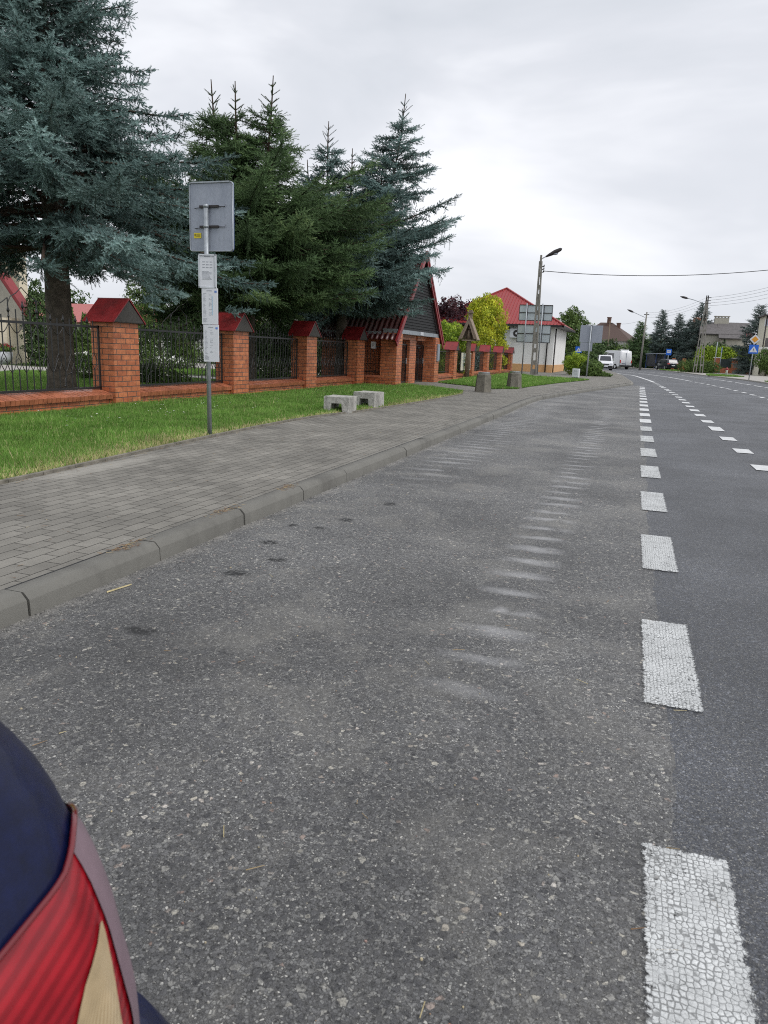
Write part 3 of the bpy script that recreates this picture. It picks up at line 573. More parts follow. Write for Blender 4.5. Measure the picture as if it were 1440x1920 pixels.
# ================================================================ BRICK FENCE
FX=-9.19
def rail_panel(y0,y1,xc,zb,parent,arch=True,top=1.28,name='railing'):
    """wrought iron railing seen from the street; local coordinates of the fence"""
    b=MB(); n=max(5,int(round((y1-y0)/.155))); n+=n%2; st=(y1-y0)/n; mid=n//2
    b.bar((xc,y0,zb+.08),(xc,y1,zb+.08),.03,.04); b.bar((xc,y0,zb+top-.05),(xc,y1,zb+top-.05),.03,.04)
    for s in(y0+.015,y1-.015): b.bar((xc,s,zb+.02),(xc,s,zb+top-.02),.03,.03)
    def xyz(y,z): return (xc,y,zb+z)
    def arc(pts): b.tube([xyz(*p) for p in pts],.0085,n=4,cap=False)
    A=[1.62,1.50,1.34]
    for i in range(1,n):
        y=y0+i*st; d=abs(i-mid); tz=top+.10
        if arch: tz= {0:1.52,1:1.45,2:1.45,3:1.36,4:1.36}.get(d,top+.12)
        if i%2==0 or d==0:       # straight bar
            b.bar(xyz(y,.08),xyz(y,tz-.0),.014); 
            b.tube([xyz(y,tz-.12),xyz(y,tz-.085),xyz(y,tz-.04),xyz(y,tz)],[.008,.026,.012,.002],n=6)
            b.tube([xyz(y,tz-.20),xyz(y,tz-.175),xyz(y,tz-.15)],[.008,.02,.008],n=6)
        else:                    # bar that splits into a loop half way up
            b.bar(xyz(y,.08),xyz(y,.42),.014); b.bar(xyz(y,.70),xyz(y,tz-.06),.014)
            w_=st*.42
            for s in(-1,1): arc([(y+s*w_*math.sin(math.pi*t/6),.42+.28*t/6) for t in range(7)])
        if i<n and d<=4:
            pass
    for i in range(0,n-1,2):     # small arcs under and over the loops
        c=y0+(i+1)*st
        if c+st<y1:
            arc([(c+st*math.cos(math.pi*t/6),.42-.0+ .0 -.13*math.sin(math.pi*t/6)+.0) for t in range(7)] if False else [(c-st+2*st*t/6,.50+ .12*math.cos(math.pi*(t/3-1))) for t in range(7)])
            arc([(c-st+2*st*t/8,top-.06-.16*math.sin(math.pi*t/8)) for t in range(9)])
    if arch:
        ym=(y0+y1)/2
        for s in(-1,1):
            arc([(ym+s*st*4.0,1.36),(ym+s*st*3.4,1.43),(ym+s*st*2.6,1.5),(ym+s*st*2.0,1.56)]); arc([(ym+s*st*1.9,1.5),(ym+s*st*1.6,1.58),(ym+s*st*.8,1.64),(ym,1.74)])
            b.bar(xyz(ym+s*st*2,top),xyz(ym+s*st*2,1.56),.012); b.bar(xyz(ym+s*st*4,top),xyz(ym+s*st*4,1.36),.012)
    for s in(0,1):               # curled foot scrolls
        c=y0+(y1-y0)*(.22 if s==0 else .78); arc([(c-.14,.12),(c-.135,.26),(c-.07,.34),(c+.02,.36)]); b.sphere(xyz(c-.14,.14),.018,6,4); b.sphere(xyz(c+.02,.36),.018,6,4)
    return b.build(name,mt['iron'],parent)
def cap_roof(x0,x1,y0,y1,z,h,ov,parent):
    X0,X1,Y0,Y1=x0-ov,x1+ov,y0-ov,y1+ov; ym=(y0+y1)/2; t=.012
    b=MB()
    for s,Ye in((-1,Y0),(1,Y1)):
        b.prism([(X0,Ye,z-.02),(X1,Ye,z-.02),(X1,ym,z+h),(X0,ym,z+h)],(0,s*t,t*.8))
    b.bar((X0,ym,z+h+.012),(X1,ym,z+h+.012),.05,.02)
    o=b.build('cap_roof',mt['redroof'],parent)
    g=MB(); 
    for X in(X0+.02,X1-.02): g.prism([(X,Y0+.03,z),(X,Y1-.03,z),(X,ym,z+h-.025)],(.008,0,0))
    g.b2((X0+.02,Y0+.03,z-.012),(X1-.02,Y1-.03,z)); g.build('cap_gable',mt['darkboard'],parent)
    e=MB()
    for X in (X1-.004,):
        e.bar((X,Y0,z-.005),(X,ym,z+h+.01),.016,.02); e.bar((X,Y1,z-.005),(X,ym,z+h+.01),.016,.02)
    e.build('cap_edge',mt['redtrim'],parent)
def pillar(x1,y,wx,wy,h,parent,roofh=.42,name='pillar',ov=.10,zb=ZP):
    b=MB(); b.b2((x1-wx,y,zb-.1),(x1,y+wy,zb+h)); o=b.build(name,mt['brick'],parent); cap_roof(x1-wx,x1,y,y+wy,zb+h,roofh,ov,o); return o
def low_wall(x1,y0,y1,parent,h=.30,th=.26,name='low_wall'):
    b=MB(); b.b2((x1-th,y0,ZP-.1),(x1,y1,ZP+h-.1)); o=b.build(name,mt['brick'],parent)
    c=MB(); st=.098; y=y0; r=random.Random(int(y0*10))
    T=Matrix.Rotation(R_(14),4,'Y')
    while y<y1-.02:
        w_=min(st,y1-y)-.010; c.box((x1-th/2+.02,y+w_/2+.005,ZP+h-.052+r.uniform(-.003,.003)),(th+.10,w_,.085),M=T); y+=st
    c.build('coping',mt['cope'],o); 
    m=MB(); m.box((x1-th/2+.02,(y0+y1)/2,ZP+h-.062),(th+.06,y1-y0-.01,.085),M=T); m.build('coping_mortar',mt['oldc2'],o); return o
fence=empty('brick_fence',(0,0,0),0,'orange brick pillar fence with red gabled caps and black iron railings along the green verge','fence')
PY=[7.15,11.53,15.9,20.15,24.25]; PX=[FX]*4+[FX+.06]
for i,y in enumerate(PY): pillar(PX[i],y,.50,.74,1.58,fence)
pillar(FX,2.6,.50,.74,1.58,fence)
segs=[(3.34,7.15),(7.89,11.53),(12.27,15.9),(16.64,20.15),(20.89,24.25)]
for a,c in segs:
    low_wall(FX-.10,a,c,fence); rail_panel(a+.03,c-.03,FX-.30,.40,fence,top=1.24)

fence2=empty('brick_fence',(0,0,0),0,'lower brick pillar fence with red caps running from the gatehouse towards the white house','fence')
P2Y=[35.1,39.4,43.7,48.3,52.8]; FX2=-8.2
for y in P2Y: pillar(FX2,y,.45,.62,1.40,fence2,roofh=.38,ov=.09)
for a,c in [(31.5,35.1)]+[(P2Y[i]+.62,P2Y[i+1]) for i in range(4)]:
    low_wall(FX2-.08,a,c,fence2,h=.26); 
    b=MB(); xc=FX2-.25
    b.bar((xc,a,.50),(xc,c,.50),.03); b.bar((xc,a,1.42),(xc,c,1.42),.03); n=int((c-a)/.13)
    for i in range(n+1): y=a+(c-a)*i/n; b.bar((xc,y,.42),(xc,y,1.55),.014)
    b.build('railing',mt['iron'],fence2)
lone=empty('brick_pillar',(-8.2,64.5,0),0,'lone brick pillar with a red cap against the white house wall','pillar')
q=pillar(0,0,.55,.6,1.45,lone,roofh=.4)
# ---------------------------------------------------------------- gatehouse (A-frame)
gh=empty('gatehouse',(-8,25.2,0),0,'dark A-frame gatehouse with red corrugated roof, black boarded gable and brick piers','gatehouse')
def bx(a,c,name,mat,par): b=MB(); b.b2(a,c); return b.build(name,mt[mat],par)
b=MB(); b.b2((-.6,0,0),(0,.65,1.98)); b.b2((-.75,2.95,0),(-.4,3.85,1.98)); b.b2((-.6,5.4,0),(0,6.1,1.98)); b.b2((-.6,.65,1.80),(-.35,2.95,1.98)); b.b2((-.6,3.85,1.80),(-.35,5.4,1.98)); b.b2((-2.9,0,0),(-2.6,6.1,1.9)); b.b2((-2.6,5.8,0),(-.6,6.1,1.9)); b.b2((-2.6,0,0),(-2.1,.3,1.9)); b.b2((-2.1,.02,0),(-.6,.28,.40))
b.build('wall',mt['brick'],gh)
bx((-2.12,.0,.40),(-.6,.30,.48),'coping','cope',gh)
b=MB(); b.b2((-.55,.02,1.985),(-.02,6.08,2.13)); b.b2((-2.9,-.02,1.90),(-.62,.14,2.02)); b.build('beam',mt['galv'],gh)
# gable boards (horizontal lap siding)
b=MB(); Yc=3.15; z0=2.13; zt=4.85; hw=2.95; n=26
for i in range(n):
    za=z0+(zt-z0)*i/n; zb=z0+(zt-z0)*(i+1)/n; wa=hw*(1-(za-1.75)/(5.0-1.75)); wb=hw*(1-(zb-1.75)/(5.0-1.75))
    b.add([(-.06,Yc-wa,za),(-.06,Yc+wa,za),(-.085,Yc+wb,zb),(-.085,Yc-wb,zb),(-.2,Yc-wa,za),(-.2,Yc+wa,za),(-.2,Yc+wb,zb),(-.2,Yc-wb,zb)],[(0,1,2,3),(7,6,5,4),(0,4,5,1),(1,5,6,2),(2,6,7,3),(3,7,4,0)])
b.build('gable',simple('charred_boards',(.008,.008,.009),.75,var=.4,vscale=9),gh)
def corrugated(b,x0,x1,pa,pb,amp,wl,rows=14,step=.02):
    """sheet between lower edge pa(y,z) and upper edge pb(y,z) running x0..x1"""
    n=int(abs(x1-x0)/wl*8); pa=Vector(pa);pb=Vector(pb); nr=Vector((-(pb-pa).y,(pb-pa).x)).normalized()
    if nr.y<0: nr=-nr
    vs=[];fs=[]
    for j in range(rows):
        for e_ in(0,1):
            p=pa.lerp(pb,(j+e_)/rows); lift=step*(1-e_)
            for i in range(n+1):
                x=x0+(x1-x0)*i/n; h=amp*(.5+.5*math.cos(2*math.pi*(x-x0)/wl))+lift; vs.append((x,p.x+nr.x*h,p.y+nr.y*h))
    m=n+1
    for r in range(2*rows-1): fs+=[(r*m+i,r*m+i+1,(r+1)*m+i+1,(r+1)*m+i) for i in range(n)]
    b.add(vs,fs,True)
b=MB(); corrugated(b,.02,-3.15,(-.22,1.72),(Yc,5.02),.05,.19,rows=12); corrugated(b,.02,-3.15,(6.52,1.72),(Yc,5.02),.05,.19,rows=12)
b.b2((-3.1,Yc-.02,4.90),(.0,Yc+.02,4.98))
rf=b.build('roof',simple('wet_red_tile_sheet',(.085,.018,.018),.35,var=.45,vscale=3,spec=.6,stain=(.05,.03,.028)),gh,fix=False)
b=MB()
for s,ye in((-1,-.25),(1,6.55)):
    b.bar((.05,ye,1.62),(.05,Yc,5.06),.05,.26); b.bar((.085,ye,1.72),(.085,Yc,5.13),.03,.10)
b.build('roof_trim',mt['redtrim'],gh)
def gate(y0,y1,x,z1,par,n,scroll=False):
    b=MB(); b.bar((x,y0,.18),(x,y1,.18),.03,.05); b.bar((x,y0,z1),(x,y1,z1),.03,.05); b.bar((x,y0,.95),(x,y1,.95),.03,.03)
    for s in(y0,y1,(y0+y1)/2): b.bar((x,s,.14),(x,s,z1+.02),.035)
    for i in range(1,n): y=y0+(y1-y0)*i/n; b.bar((x,y,.18),(x,y,z1+(.12 if i%2 else .05)),.014)
    for i in range(0,n,2):
        c=y0+(y1-y0)*(i+1)/n
        for k in(-1,1): b.tube([(x,c+k*.045*math.sin(math.pi*t/6),.82+.3*t/6) for t in range(7)],.007,n=4,cap=False)
    if scroll:
        c=(y0+y1)/2
        for k in(-1,1): b.tube([(x,c+k*.6,z1),(x,c+k*.45,z1+.12),(x,c+k*.2,z1+.2),(x,c,z1+.34)],.009,n=4); 
        for t in range(3): b.sphere((x,c+(t-1)*.13,z1-.1),.05,8,5)
    g=b.build('gate',mt['iron'],par); h=MB(); h.box((x+.04,y1-.12,1.0),(.03,.10,.04)); h.box((x+.03,y1-.08,1.0),(.02,.05,.22)); h.build('handle',mt['galv'],g)
gate(.68,2.92,-.52,1.62,gh,16); gate(3.88,5.38,-.52,1.62,gh,12,True)
b=MB(); n=14
for i in range(n+1): X=-2.1+1.5*i/n; b.bar((X,.12,.48),(X,.12,1.62 if i%2 else 1.54),.014)
b.bar((-2.12,.12,.6),(-.6,.12,.6),.03); b.bar((-2.12,.12,1.5),(-.6,.12,1.5),.03); b.build('side_railing',mt['iron'],gh)
o=MB(); o.b2((.003,5.62,1.0),(.05,6.02,1.72)); pq=o.build('notice_case',mt['galv'],gh)
bx((.052,5.66,1.05),(.06,5.98,1.67),'notice_sheet','alu',pq)
o=MB(); o.b2((-.97,-.03,1.42),(-.82,.10,1.66)); pq=o.build('number_plate',mt['white'],gh); text_mesh('house_number','2A' if False else '8',.13,mt['ink'],pq,(-.895,-.034,1.54),(R_(90),0,0))
o=MB()
for k in range(3): o.box((-.0,3.05+k*.14,2.06),(.03,.10,.12))
o.build('lamp_cluster',mt['white'],gh)
# ---------------------------------------------------------------- poster board between pillars of the second fence
pb=empty('poster_board',(-8.28,38.0,0),0,'cream poster board with a brown picture strip hung on the far fence','notice board')
o=MB(); o.b2((-.02,-1.0,.52),(.02,1.25,1.40)); pp=o.build('panel',simple('cream_poster',(.66,.64,.52),.6,var=.08),pb)
o=MB(); 
for k in range(9): o.b2((.022,-.8+.05*(k%2),1.30-k*.07),(.026,.25-.12*(k%3),1.315-k*.07))
o.build('print',mt['lblue'],pp)
o=MB(); o.add([(.024,.62,.56),(.024,1.2,.56),(.024,1.2,1.33),(.024,.95,1.38),(.024,.78,1.1)],[(0,1,2,3,4)]); o.build('picture',mt['wood'],pp)
o=MB(); o.bar((-.04,-1,.2),(-.04,-1,1.42),.04); o.bar((-.04,1.25,.2),(-.04,1.25,1.42),.04); o.bar((-.04,-1,.45),(-.04,1.25,.45),.04); o.build('frame',mt['iron'],pb)
# ---------------------------------------------------------------- bus stop sign
bs=empty('bus_stop_sign',(-5.50,8.83,ZP),0,'tall galvanised pole with the grey back of a bus stop sign and three white timetables','bus stop sign')
def Pz(z): return z-ZP
o=MB(); o.tube([(0.012,0,-.1),(0,0,Pz(3.14))],.031,n=16); pole=o.build('pole',mt['galv'],bs)
pl=MB()
def rrect(x0,x1,z0,z1,r,y,n=5):
    P=[]
    for cx,cz,a in((x1-r,z1-r,0),(x0+r,z1-r,90),(x0+r,z0+r,180),(x1-r,z0+r,270)):
        for k in range(n+1): q=R_(a+90*k/n); P.append((cx+r*math.cos(q),y,cz+r*math.sin(q)))
    return P
x0,x1=-.28,.375
pl.prism(rrect(x0,x1,Pz(2.565),Pz(3.43),.045,.05),(0,.02,0)); plate=pl.build('sign_plate',mt['alu'],bs)
o=MB(); o.prism(rrect(x0+.0,x1-.0,Pz(2.565),Pz(3.43),.045,.07),(0,.003,0)); fr=o.build('sign_face',mt['blue'],plate)
o=MB(); o.tube([(p[0],.045,p[2]) for p in rrect(x0+.006,x1-.006,Pz(2.571),Pz(3.424),.04,0)]+[(x1-.006,.045,Pz(3.424)-.04)],.007,n=6); o.b2((x0+.04,.03,Pz(3.415)),(x1-.05,.05,Pz(3.432))); o.build('plate_rim',mt['galv'],plate)
for z in(2.875,3.125):
    o=MB(); o.b2((-.115,.022,Pz(z)-.014),(.165,.048,Pz(z)+.014)); o.tube([(-.19,.03,Pz(z)-.022),(-.10,.03,Pz(z)-.012),(.16,.03,Pz(z)-.004),(.265,.03,Pz(z)-.006),(.268,.03,Pz(z)+.022)],.0045,n=5)
    c=o.build('clamp',mt['rust'],bs); o=MB(); o.tube([(0,0,Pz(z)-.02),(0,0,Pz(z)+.02)],.036,n=16); o.build('clamp_band',mt['galv'],c)
o=MB(); o.b2((-.215,.044,Pz(2.735)),(-.105,.0495,Pz(2.80))); stk=o.build('sticker',mt['yellow'],plate)
o=MB(); o.b2((-.205,.0425,Pz(2.76)),(-.19,.0436,Pz(2.79)))
for k in range(3): o.b2((-.18,.0425,Pz(2.782-.014*k)),(-.12,.0436,Pz(2.785-.014*k)))
o.build('sticker_print',mt['black'],stk)
def timetable(xa,xb,z0,z1,name,yaw,frame,seed):
    g=empty(name,((xa+xb)/2,-.055,0),R_(yaw)); g.parent=bs; w2=(xb-xa)/2; r=random.Random(seed)
    g.empty_display_size=.1
    o=MB(); o.b2((-w2,-.006,Pz(z0)),(w2,.014,Pz(z1))); 
    m=o.mesh('board'); bpy.data.objects.remove(g)
    b_=link(name,m,mt['white'],bs); b_.location=((xa+xb)/2,-.055,0); b_.rotation_euler=(0,0,R_(yaw))
    if frame:
        o=MB(); t=.020
        for a,c in(((-w2,z0),(w2,z0+t)),((-w2,z1-t),(w2,z1)),((-w2,z0),(-w2+t,z1)),((w2-t,z0),(w2,z1))): o.b2((a[0],-.016,Pz(a[1])),(c[0],-.007,Pz(c[1])))
        o.build('frame',mt['silver'],b_)
        o=MB(); o.b2((w2-t-.004,-.0085,Pz(z0+t)),(w2-t,-.0066,Pz(z1-t))); o.b2((-w2+t,-.0085,Pz(z1-t-.004)),(w2-t,-.0066,Pz(z1-t))); o.build('frame_gap',mt['rust'],b_)
    o=MB(); H=z1-z0; 
    o.b2((-w2*.35,-.0085,Pz(z1-.035)),(w2*.3,-.0066,Pz(z1-.028)))
    if frame:
        for k in range(3):
            for q_ in range(3): o.b2((-w2*.55+q_*.05,-.0085,Pz(z1-.10-k*.035)),(-w2*.55+q_*.05+.035,-.0066,Pz(z1-.093-k*.035)))
        for k in range(8): o.b2((-w2*.6,-.0085,Pz(z1-.22-k*.014)),(w2*r.uniform(.1,.6),-.0066,Pz(z1-.2165-k*.014)))
    else:
        rows=20
        for k in range(rows):
            z=z1-.07-(H-.16)*k/rows
            o.b2((-w2*.82,-.0085,Pz(z)),(-w2*.82+r.uniform(.02,.045),-.0066,Pz(z+.002)))
            if r.random()<.6: o.b2((-.01,-.0085,Pz(z)),(-.01+r.uniform(.01,.05),-.0066,Pz(z+.002)))
        for k in range(5): o.b2((-w2*.85,-.0085,Pz(z0+.03+k*.012)),(-w2*.85+r.uniform(.03,.06),-.0066,Pz(z0+.033+k*.012)))
    o.build('print',mt['ink'],b_)
    if not frame:
        o=MB(); o.b2((w2*.62,-.0085,Pz(z1-.055)),(w2*.9,-.0066,Pz(z1-.03))); o.build('emblem',mt['blueink'],b_)
        if seed==2: o=MB(); o.b2((w2*.28,-.0085,Pz(z0+.12)),(w2*.38,-.0066,Pz(z1-.1))); o.build('route_line',mt['lblue'],b_)
    return b_
timetable(-.075,.165,2.09,2.52,'timetable',12,True,1); timetable(-.035,.185,1.625,2.09,'timetable',10,False,2); timetable(-.018,.195,1.135,1.62,'timetable',9,False,3)
# ---------------------------------------------------------------- concrete U-blocks
def ublock(name,x,y,wx,wy,h,rz,label):
    r=empty(name,(x,y,ZP-.02),rz,label,'concrete block','concrete blocks on the verge'); o=MB(); a,c=wx/2,wx*.26; t=wx*.20
    prof=[(-a,0),(-a,h),(a,h),(a,0),(c,0),(t,h*.62),(-t,h*.62),(-c,0)]
    n=len(prof); rr=random.Random(int(x*100)); vs=[];K=6
    for k in range(K+1):
        for p in prof: vs.append((p[0]+rr.uniform(-.004,.004),-wy/2+wy*k/K,p[1]+rr.uniform(-.004,.004)))
    fs=[(k*n+i,k*n+(i+1)%n,(k+1)*n+(i+1)%n,(k+1)*n+i) for k in range(K) for i in range(n)]
    o.add(vs,fs); 
    for k in(0,K):   # end faces in three convex pieces
        q=[k*n+i for i in range(n)]; b0=len(o.v)-len(vs); o.f+=[tuple(b0+q[i] for i in(0,1,6,7)),tuple(b0+q[i] for i in(1,2,5,6)),tuple(b0+q[i] for i in(2,3,4,5))]; o.sm+=[False]*3
    m=simple('lichen_concrete',(.42,.41,.38),.95,var=.35,vscale=16,bmp=1.,bscale=55,stain=(.10,.10,.085)) if 'lichen_concrete' not in bpy.data.materials else bpy.data.materials['lichen_concrete']
    o.build('block',m,r); return r
ublock('concrete_block',-5.54,13.82,.52,.55,.335,R_(4),'weathered concrete U-block on the verge, nearer to the bus stop pole')
ublock('concrete_block',-5.50,15.42,.50,.60,.36,R_(-2),'weathered concrete U-block behind the first, farther from the bus stop pole')
# ---------------------------------------------------------------- concrete bins
def cbin(x,y,rz,label,s=1):
    r=empty('concrete_bin',(x,y,ZP-.01),rz,label,'litter bin','concrete litter bins beside the pavement'); n=6; o=MB(); pr=[(.315,0),(.30,.10),(.262,.585),(.215,.60),(.215,.30)]
    vs=[];fs=[]
    for i in range(n):
        a=2*math.pi*(i+.5)/n
        for q,z in pr: vs.append((q*s*math.cos(a),q*s*math.sin(a),z*s))
    k=len(pr)
    for i in range(n):
        for j in range(k-1): fs.append((i*k+j,((i+1)%n)*k+j,((i+1)%n)*k+j+1,i*k+j+1))
    o.add(vs,fs); o.build('body',mt['oldc2'],r)
    l=MB(); l.lathe([(.20*s,.35*s),(.20*s,.665*s),(.208*s,.672*s),(.19*s,.66*s),(.185*s,.36*s),(0,.36*s)],n=20); l.build('liner',mt['silver'],r)
cbin(-4.76,24.95,R_(18),'grey concrete litter bin with a bright steel liner, nearer one at the path corner')
cbin(-4.32,29.0,R_(40),'grey concrete litter bin with a low steel liner, farther one beside the grass',.98)
# ================================================================ TREES
def needles(P,D,Ls,T,nn,nl,nw,R):
    """bottle-brush shoots: P start points, D unit directions, Ls lengths, T tint -> triangles"""
    n=len(P); D=D/np.linalg.norm(D,axis=1,keepdims=True)
    a=np.cross(D,np.array([0.,0,1.])); bad=np.linalg.norm(a,axis=1)<1e-3; a[bad]=[1,0,0]; a/=np.linalg.norm(a,axis=1,keepdims=True); b=np.cross(D,a)
    k=np.arange(nn); t=(k+.4)/nn
    ang=(k*2.4)[None,:]+R.uniform(0,6.28,(n,1)); ca=np.cos(ang)[...,None]; sa=np.sin(ang)[...,None]
    out=ca*a[:,None,:]+sa*b[:,None,:]
    fw=(.45+.55*t)[None,:,None]
    dr=out*(1.05-.35*t)[None,:,None]+D[:,None,:]*fw+np.array([0,0,.12]); dr/=np.linalg.norm(dr,axis=2,keepdims=True)
    base=P[:,None,:]+D[:,None,:]*(Ls[:,None]*t[None,:])[...,None]
    tip=base+dr*(nl*R.uniform(.75,1.15,(n,nn)))[...,None]
    sd=np.cross(dr,D[:,None,:]+.3*out); sd/=np.linalg.norm(sd,axis=2,keepdims=True)+1e-9; sd=sd*nw/2
    V=np.stack([base-sd,base+sd,tip],2).reshape(-1,3); return V,np.repeat(T,nn)
def spruce(name,label,group,x,y,z0,H,prof,zmin,nb,seed,fo,tr=.18,leaders=(),droop=.16,tw=.17,sl=.15,nn=22,nl=.040,nw=.014,mid=.115,vis=None,cat='spruce tree',lshort=1.,clip=None):
    R=np.random.RandomState(seed); root=empty(name,(x,y,z0),0,label,cat,group)
    P=[];D=[];Ls=[];T=[]; br=MB(); trunk=MB()
    # trunk
    zt=H if not leaders else max(H*.6,zmin+1); rings=[(0,0,-.1),(0,0,.25),(.02,.01,1.2)]+[(.03*math.sin(k),.03*math.cos(k*1.3),z) for k,z in enumerate(np.linspace(2,zt,6))]
    rr=[tr*1.45,tr*1.15,tr]+[max(.02,tr*(1-.75*(z-2)/max(zt-2,.1))) for z in np.linspace(2,zt,6)]
    trunk.tube(rings,rr,n=14)
    def shoot(p,d,l,t): P.append(p);D.append(d);Ls.append(l);T.append(t)
    def branch(o,az,Lb,s0,dr_,tone,r0=.03,fine=1.,under=False):
        ux,uy=math.cos(az),math.sin(az); side=np.array([-uy,ux,0.]); n=max(3,int(Lb/.28)); pts=[]
        bend=R.uniform(-.22,.22)
        for i in range(n+1):
            t=i/n; l=Lb*t; zz=Lb*(s0*t-dr_*2.2*t*t+dr_*1.25*t**4); o2=bend*Lb*t*t
            pts.append(np.array([o[0]+ux*l+side[0]*o2,o[1]+uy*l+side[1]*o2,o[2]+zz]))
        bp=pts if clip is None else [p for p in pts if clip(p[0]+x,p[1]+y,p[2]+z0-.22)]
        if len(bp)>1: br.tube(bp,[r0*(1-.85*i/n)+.004 for i in range(len(bp))],n=4,cap=False)
        tws=tw*fine; s=max(.24*Lb,.10); sidek=1 if R.rand()<.5 else -1
        while s<Lb:
            t=s/Lb; f=t*n; i=min(int(f),n-1); p=pts[i]+(pts[i+1]-pts[i])*(f-i); d=pts[i+1]-pts[i]; d/=np.linalg.norm(d)
            tl=min(.80,(Lb-s)*.45+.20)*R.uniform(.55,1.15); a=R.uniform(.75,1.15)
            dd=d*math.cos(a)+side*sidek*math.sin(a)*R.uniform(.5,1)+np.array([0,0,-.65*R.rand()**1.2+.18]); dd/=np.linalg.norm(dd)
            m=max(1,int(tl/mid)); q=p.copy()
            for k in range(m):
                tt=tone+R.uniform(-.12,.12)+.42*(t-.6)+.14*k/m  # inner shoots tinted darker: crown shade put in colour; tips paler with new growth
                for w_ in((-1,1) if R.rand()<.55 else (-1,1,0)):
                    ax=np.cross(dd,[0,0,1.]); ax/=np.linalg.norm(ax)+1e-9
                    ds=dd*.7+ax*w_*.62+np.array([0,0,R.uniform(-.55,.25) if w_ else R.uniform(.5,.9)]); shoot(q,ds,sl*R.uniform(.6,1.05)*(1-.35*k/m),tt)
                nd=dd+np.array([R.uniform(-.2,.2),R.uniform(-.2,.2),R.uniform(-.22,.06)]); q=q+nd*mid
            shoot(q-dd*.04,dd,sl*R.uniform(.8,1.15),tone+.1)
            if t>.25 and R.rand()<.42: # hanging twiglets
                q=p.copy(); hl=R.uniform(.15,.5)*min(1,Lb/2)
                for k in range(int(hl/.13)+1): shoot(q,np.array([R.uniform(-.5,.5),R.uniform(-.5,.5),-1.]),sl*.9,tone-.15); q=q+np.array([0,0,-.13])
            if R.rand()<.8: shoot(p,d+np.array([R.uniform(-.3,.3),R.uniform(-.3,.3),.35]),sl,tone+.08)
            s+=tws*R.uniform(.7,1.3)*(.62-.30*t); sidek=-sidek
        shoot(pts[-1],pts[-1]-pts[-2],sl*1.2,tone+.15)
    ztop=H if not leaders else zt
    for i in range(nb):
        f=(i+R.uniform(0,1))/nb; z=zmin+(ztop-zmin)*f**1.05; Lb=prof(z)*R.uniform(.45,1.07)*(1.08 if R.rand()>.93 else 1)
        az=i*2.399+R.uniform(-.35,.35)
        if vis is not None and not vis(az,z,R): continue
        s0=.02+.45*f+R.uniform(-.10,.10)-(.12 if f<.15 else 0)
        branch(np.array([0,0,z]),az,max(.25,Lb),s0,droop*(1.15-.75*f)*R.uniform(.6,1.3),R.uniform(.28,.78),r0=.012+.007*Lb)
    for (dx,dy,zl,zs,rad) in leaders:
        base=np.array([dx*.25,dy*.25,zs-.0]); top=np.array([dx,dy,zl]); m=10; sp=[]
        for k in range(m+1):
            t=k/m; c=base+(top-base)*t; bow=math.sin(math.pi*t)*.18*lshort; c=c+np.array([dx,dy,0])/(abs(dx)+abs(dy)+.2)*bow*1.4; sp.append(c)
        br.tube(sp,[.06*(1-.88*k/m)+.006 for k in range(m+1)],n=5,cap=False); Ht=zl-zs
        z=.14; 
        while z<Ht:
            f=z/Ht; idx=f*m; i=min(int(idx),m-1); p=sp[i]+(sp[i+1]-sp[i])*(idx-i); d=sp[i+1]-sp[i]; d/=np.linalg.norm(d)
            rem=Ht-z
            if rem<.95:
                if rem>.22 and int(z/.20)!=int((z-.1)/.20):
                    for k in range(4+int(R.rand()*2)):
                        a=R.uniform(0,6.28); l=(.10+.36*rem)*R.uniform(.6,1.25); dd=np.array([math.cos(a),math.sin(a),.55+.5*R.rand()]); 
                        dd/=np.linalg.norm(dd); q=p.copy(); br.tube([q,q+dd*l],[.007,.004],n=4,cap=False)
                        for e_ in range(max(1,int(l/.11))): shoot(q+dd*.11*e_,dd,.13,R.uniform(.2,.6))
                if rem>.25: shoot(p,d,.12,.3)
                z+=.1
            else:
                for k in range(2):
                    a=R.uniform(0,6.28); Lb=min(rad,(.22+.62*(rem-.6)))*R.uniform(.6,1.1); branch(p,a,max(.22,Lb),.42-.2*min(1,rem/2.5)+R.uniform(-.1,.15),droop*.5,R.uniform(.3,.75),r0=.014,fine=.9)
                z+=.085
    P=np.array(P);D=np.array(D,float);Ls=np.array(Ls);T=np.array(T)
    if clip is not None:
        kk=clip(P[:,0]+x,P[:,1]+y,P[:,2]+z0)
        P=P[kk];D=D[kk];Ls=Ls[kk];T=T[kk]
    P=np.array(P);Ls=np.array(Ls);T=np.clip(np.array(T)+R.uniform(-.08,.08,len(T)),0,1)
    V,TT=needles(P,D,Ls,T,nn,nl,nw,R)
    trunk.build('trunk',mt['bark'],root); br.build('branches',mt['twig'],root,fix=False); np_mesh('crown',V,3,TT,mt[fo],root); return root
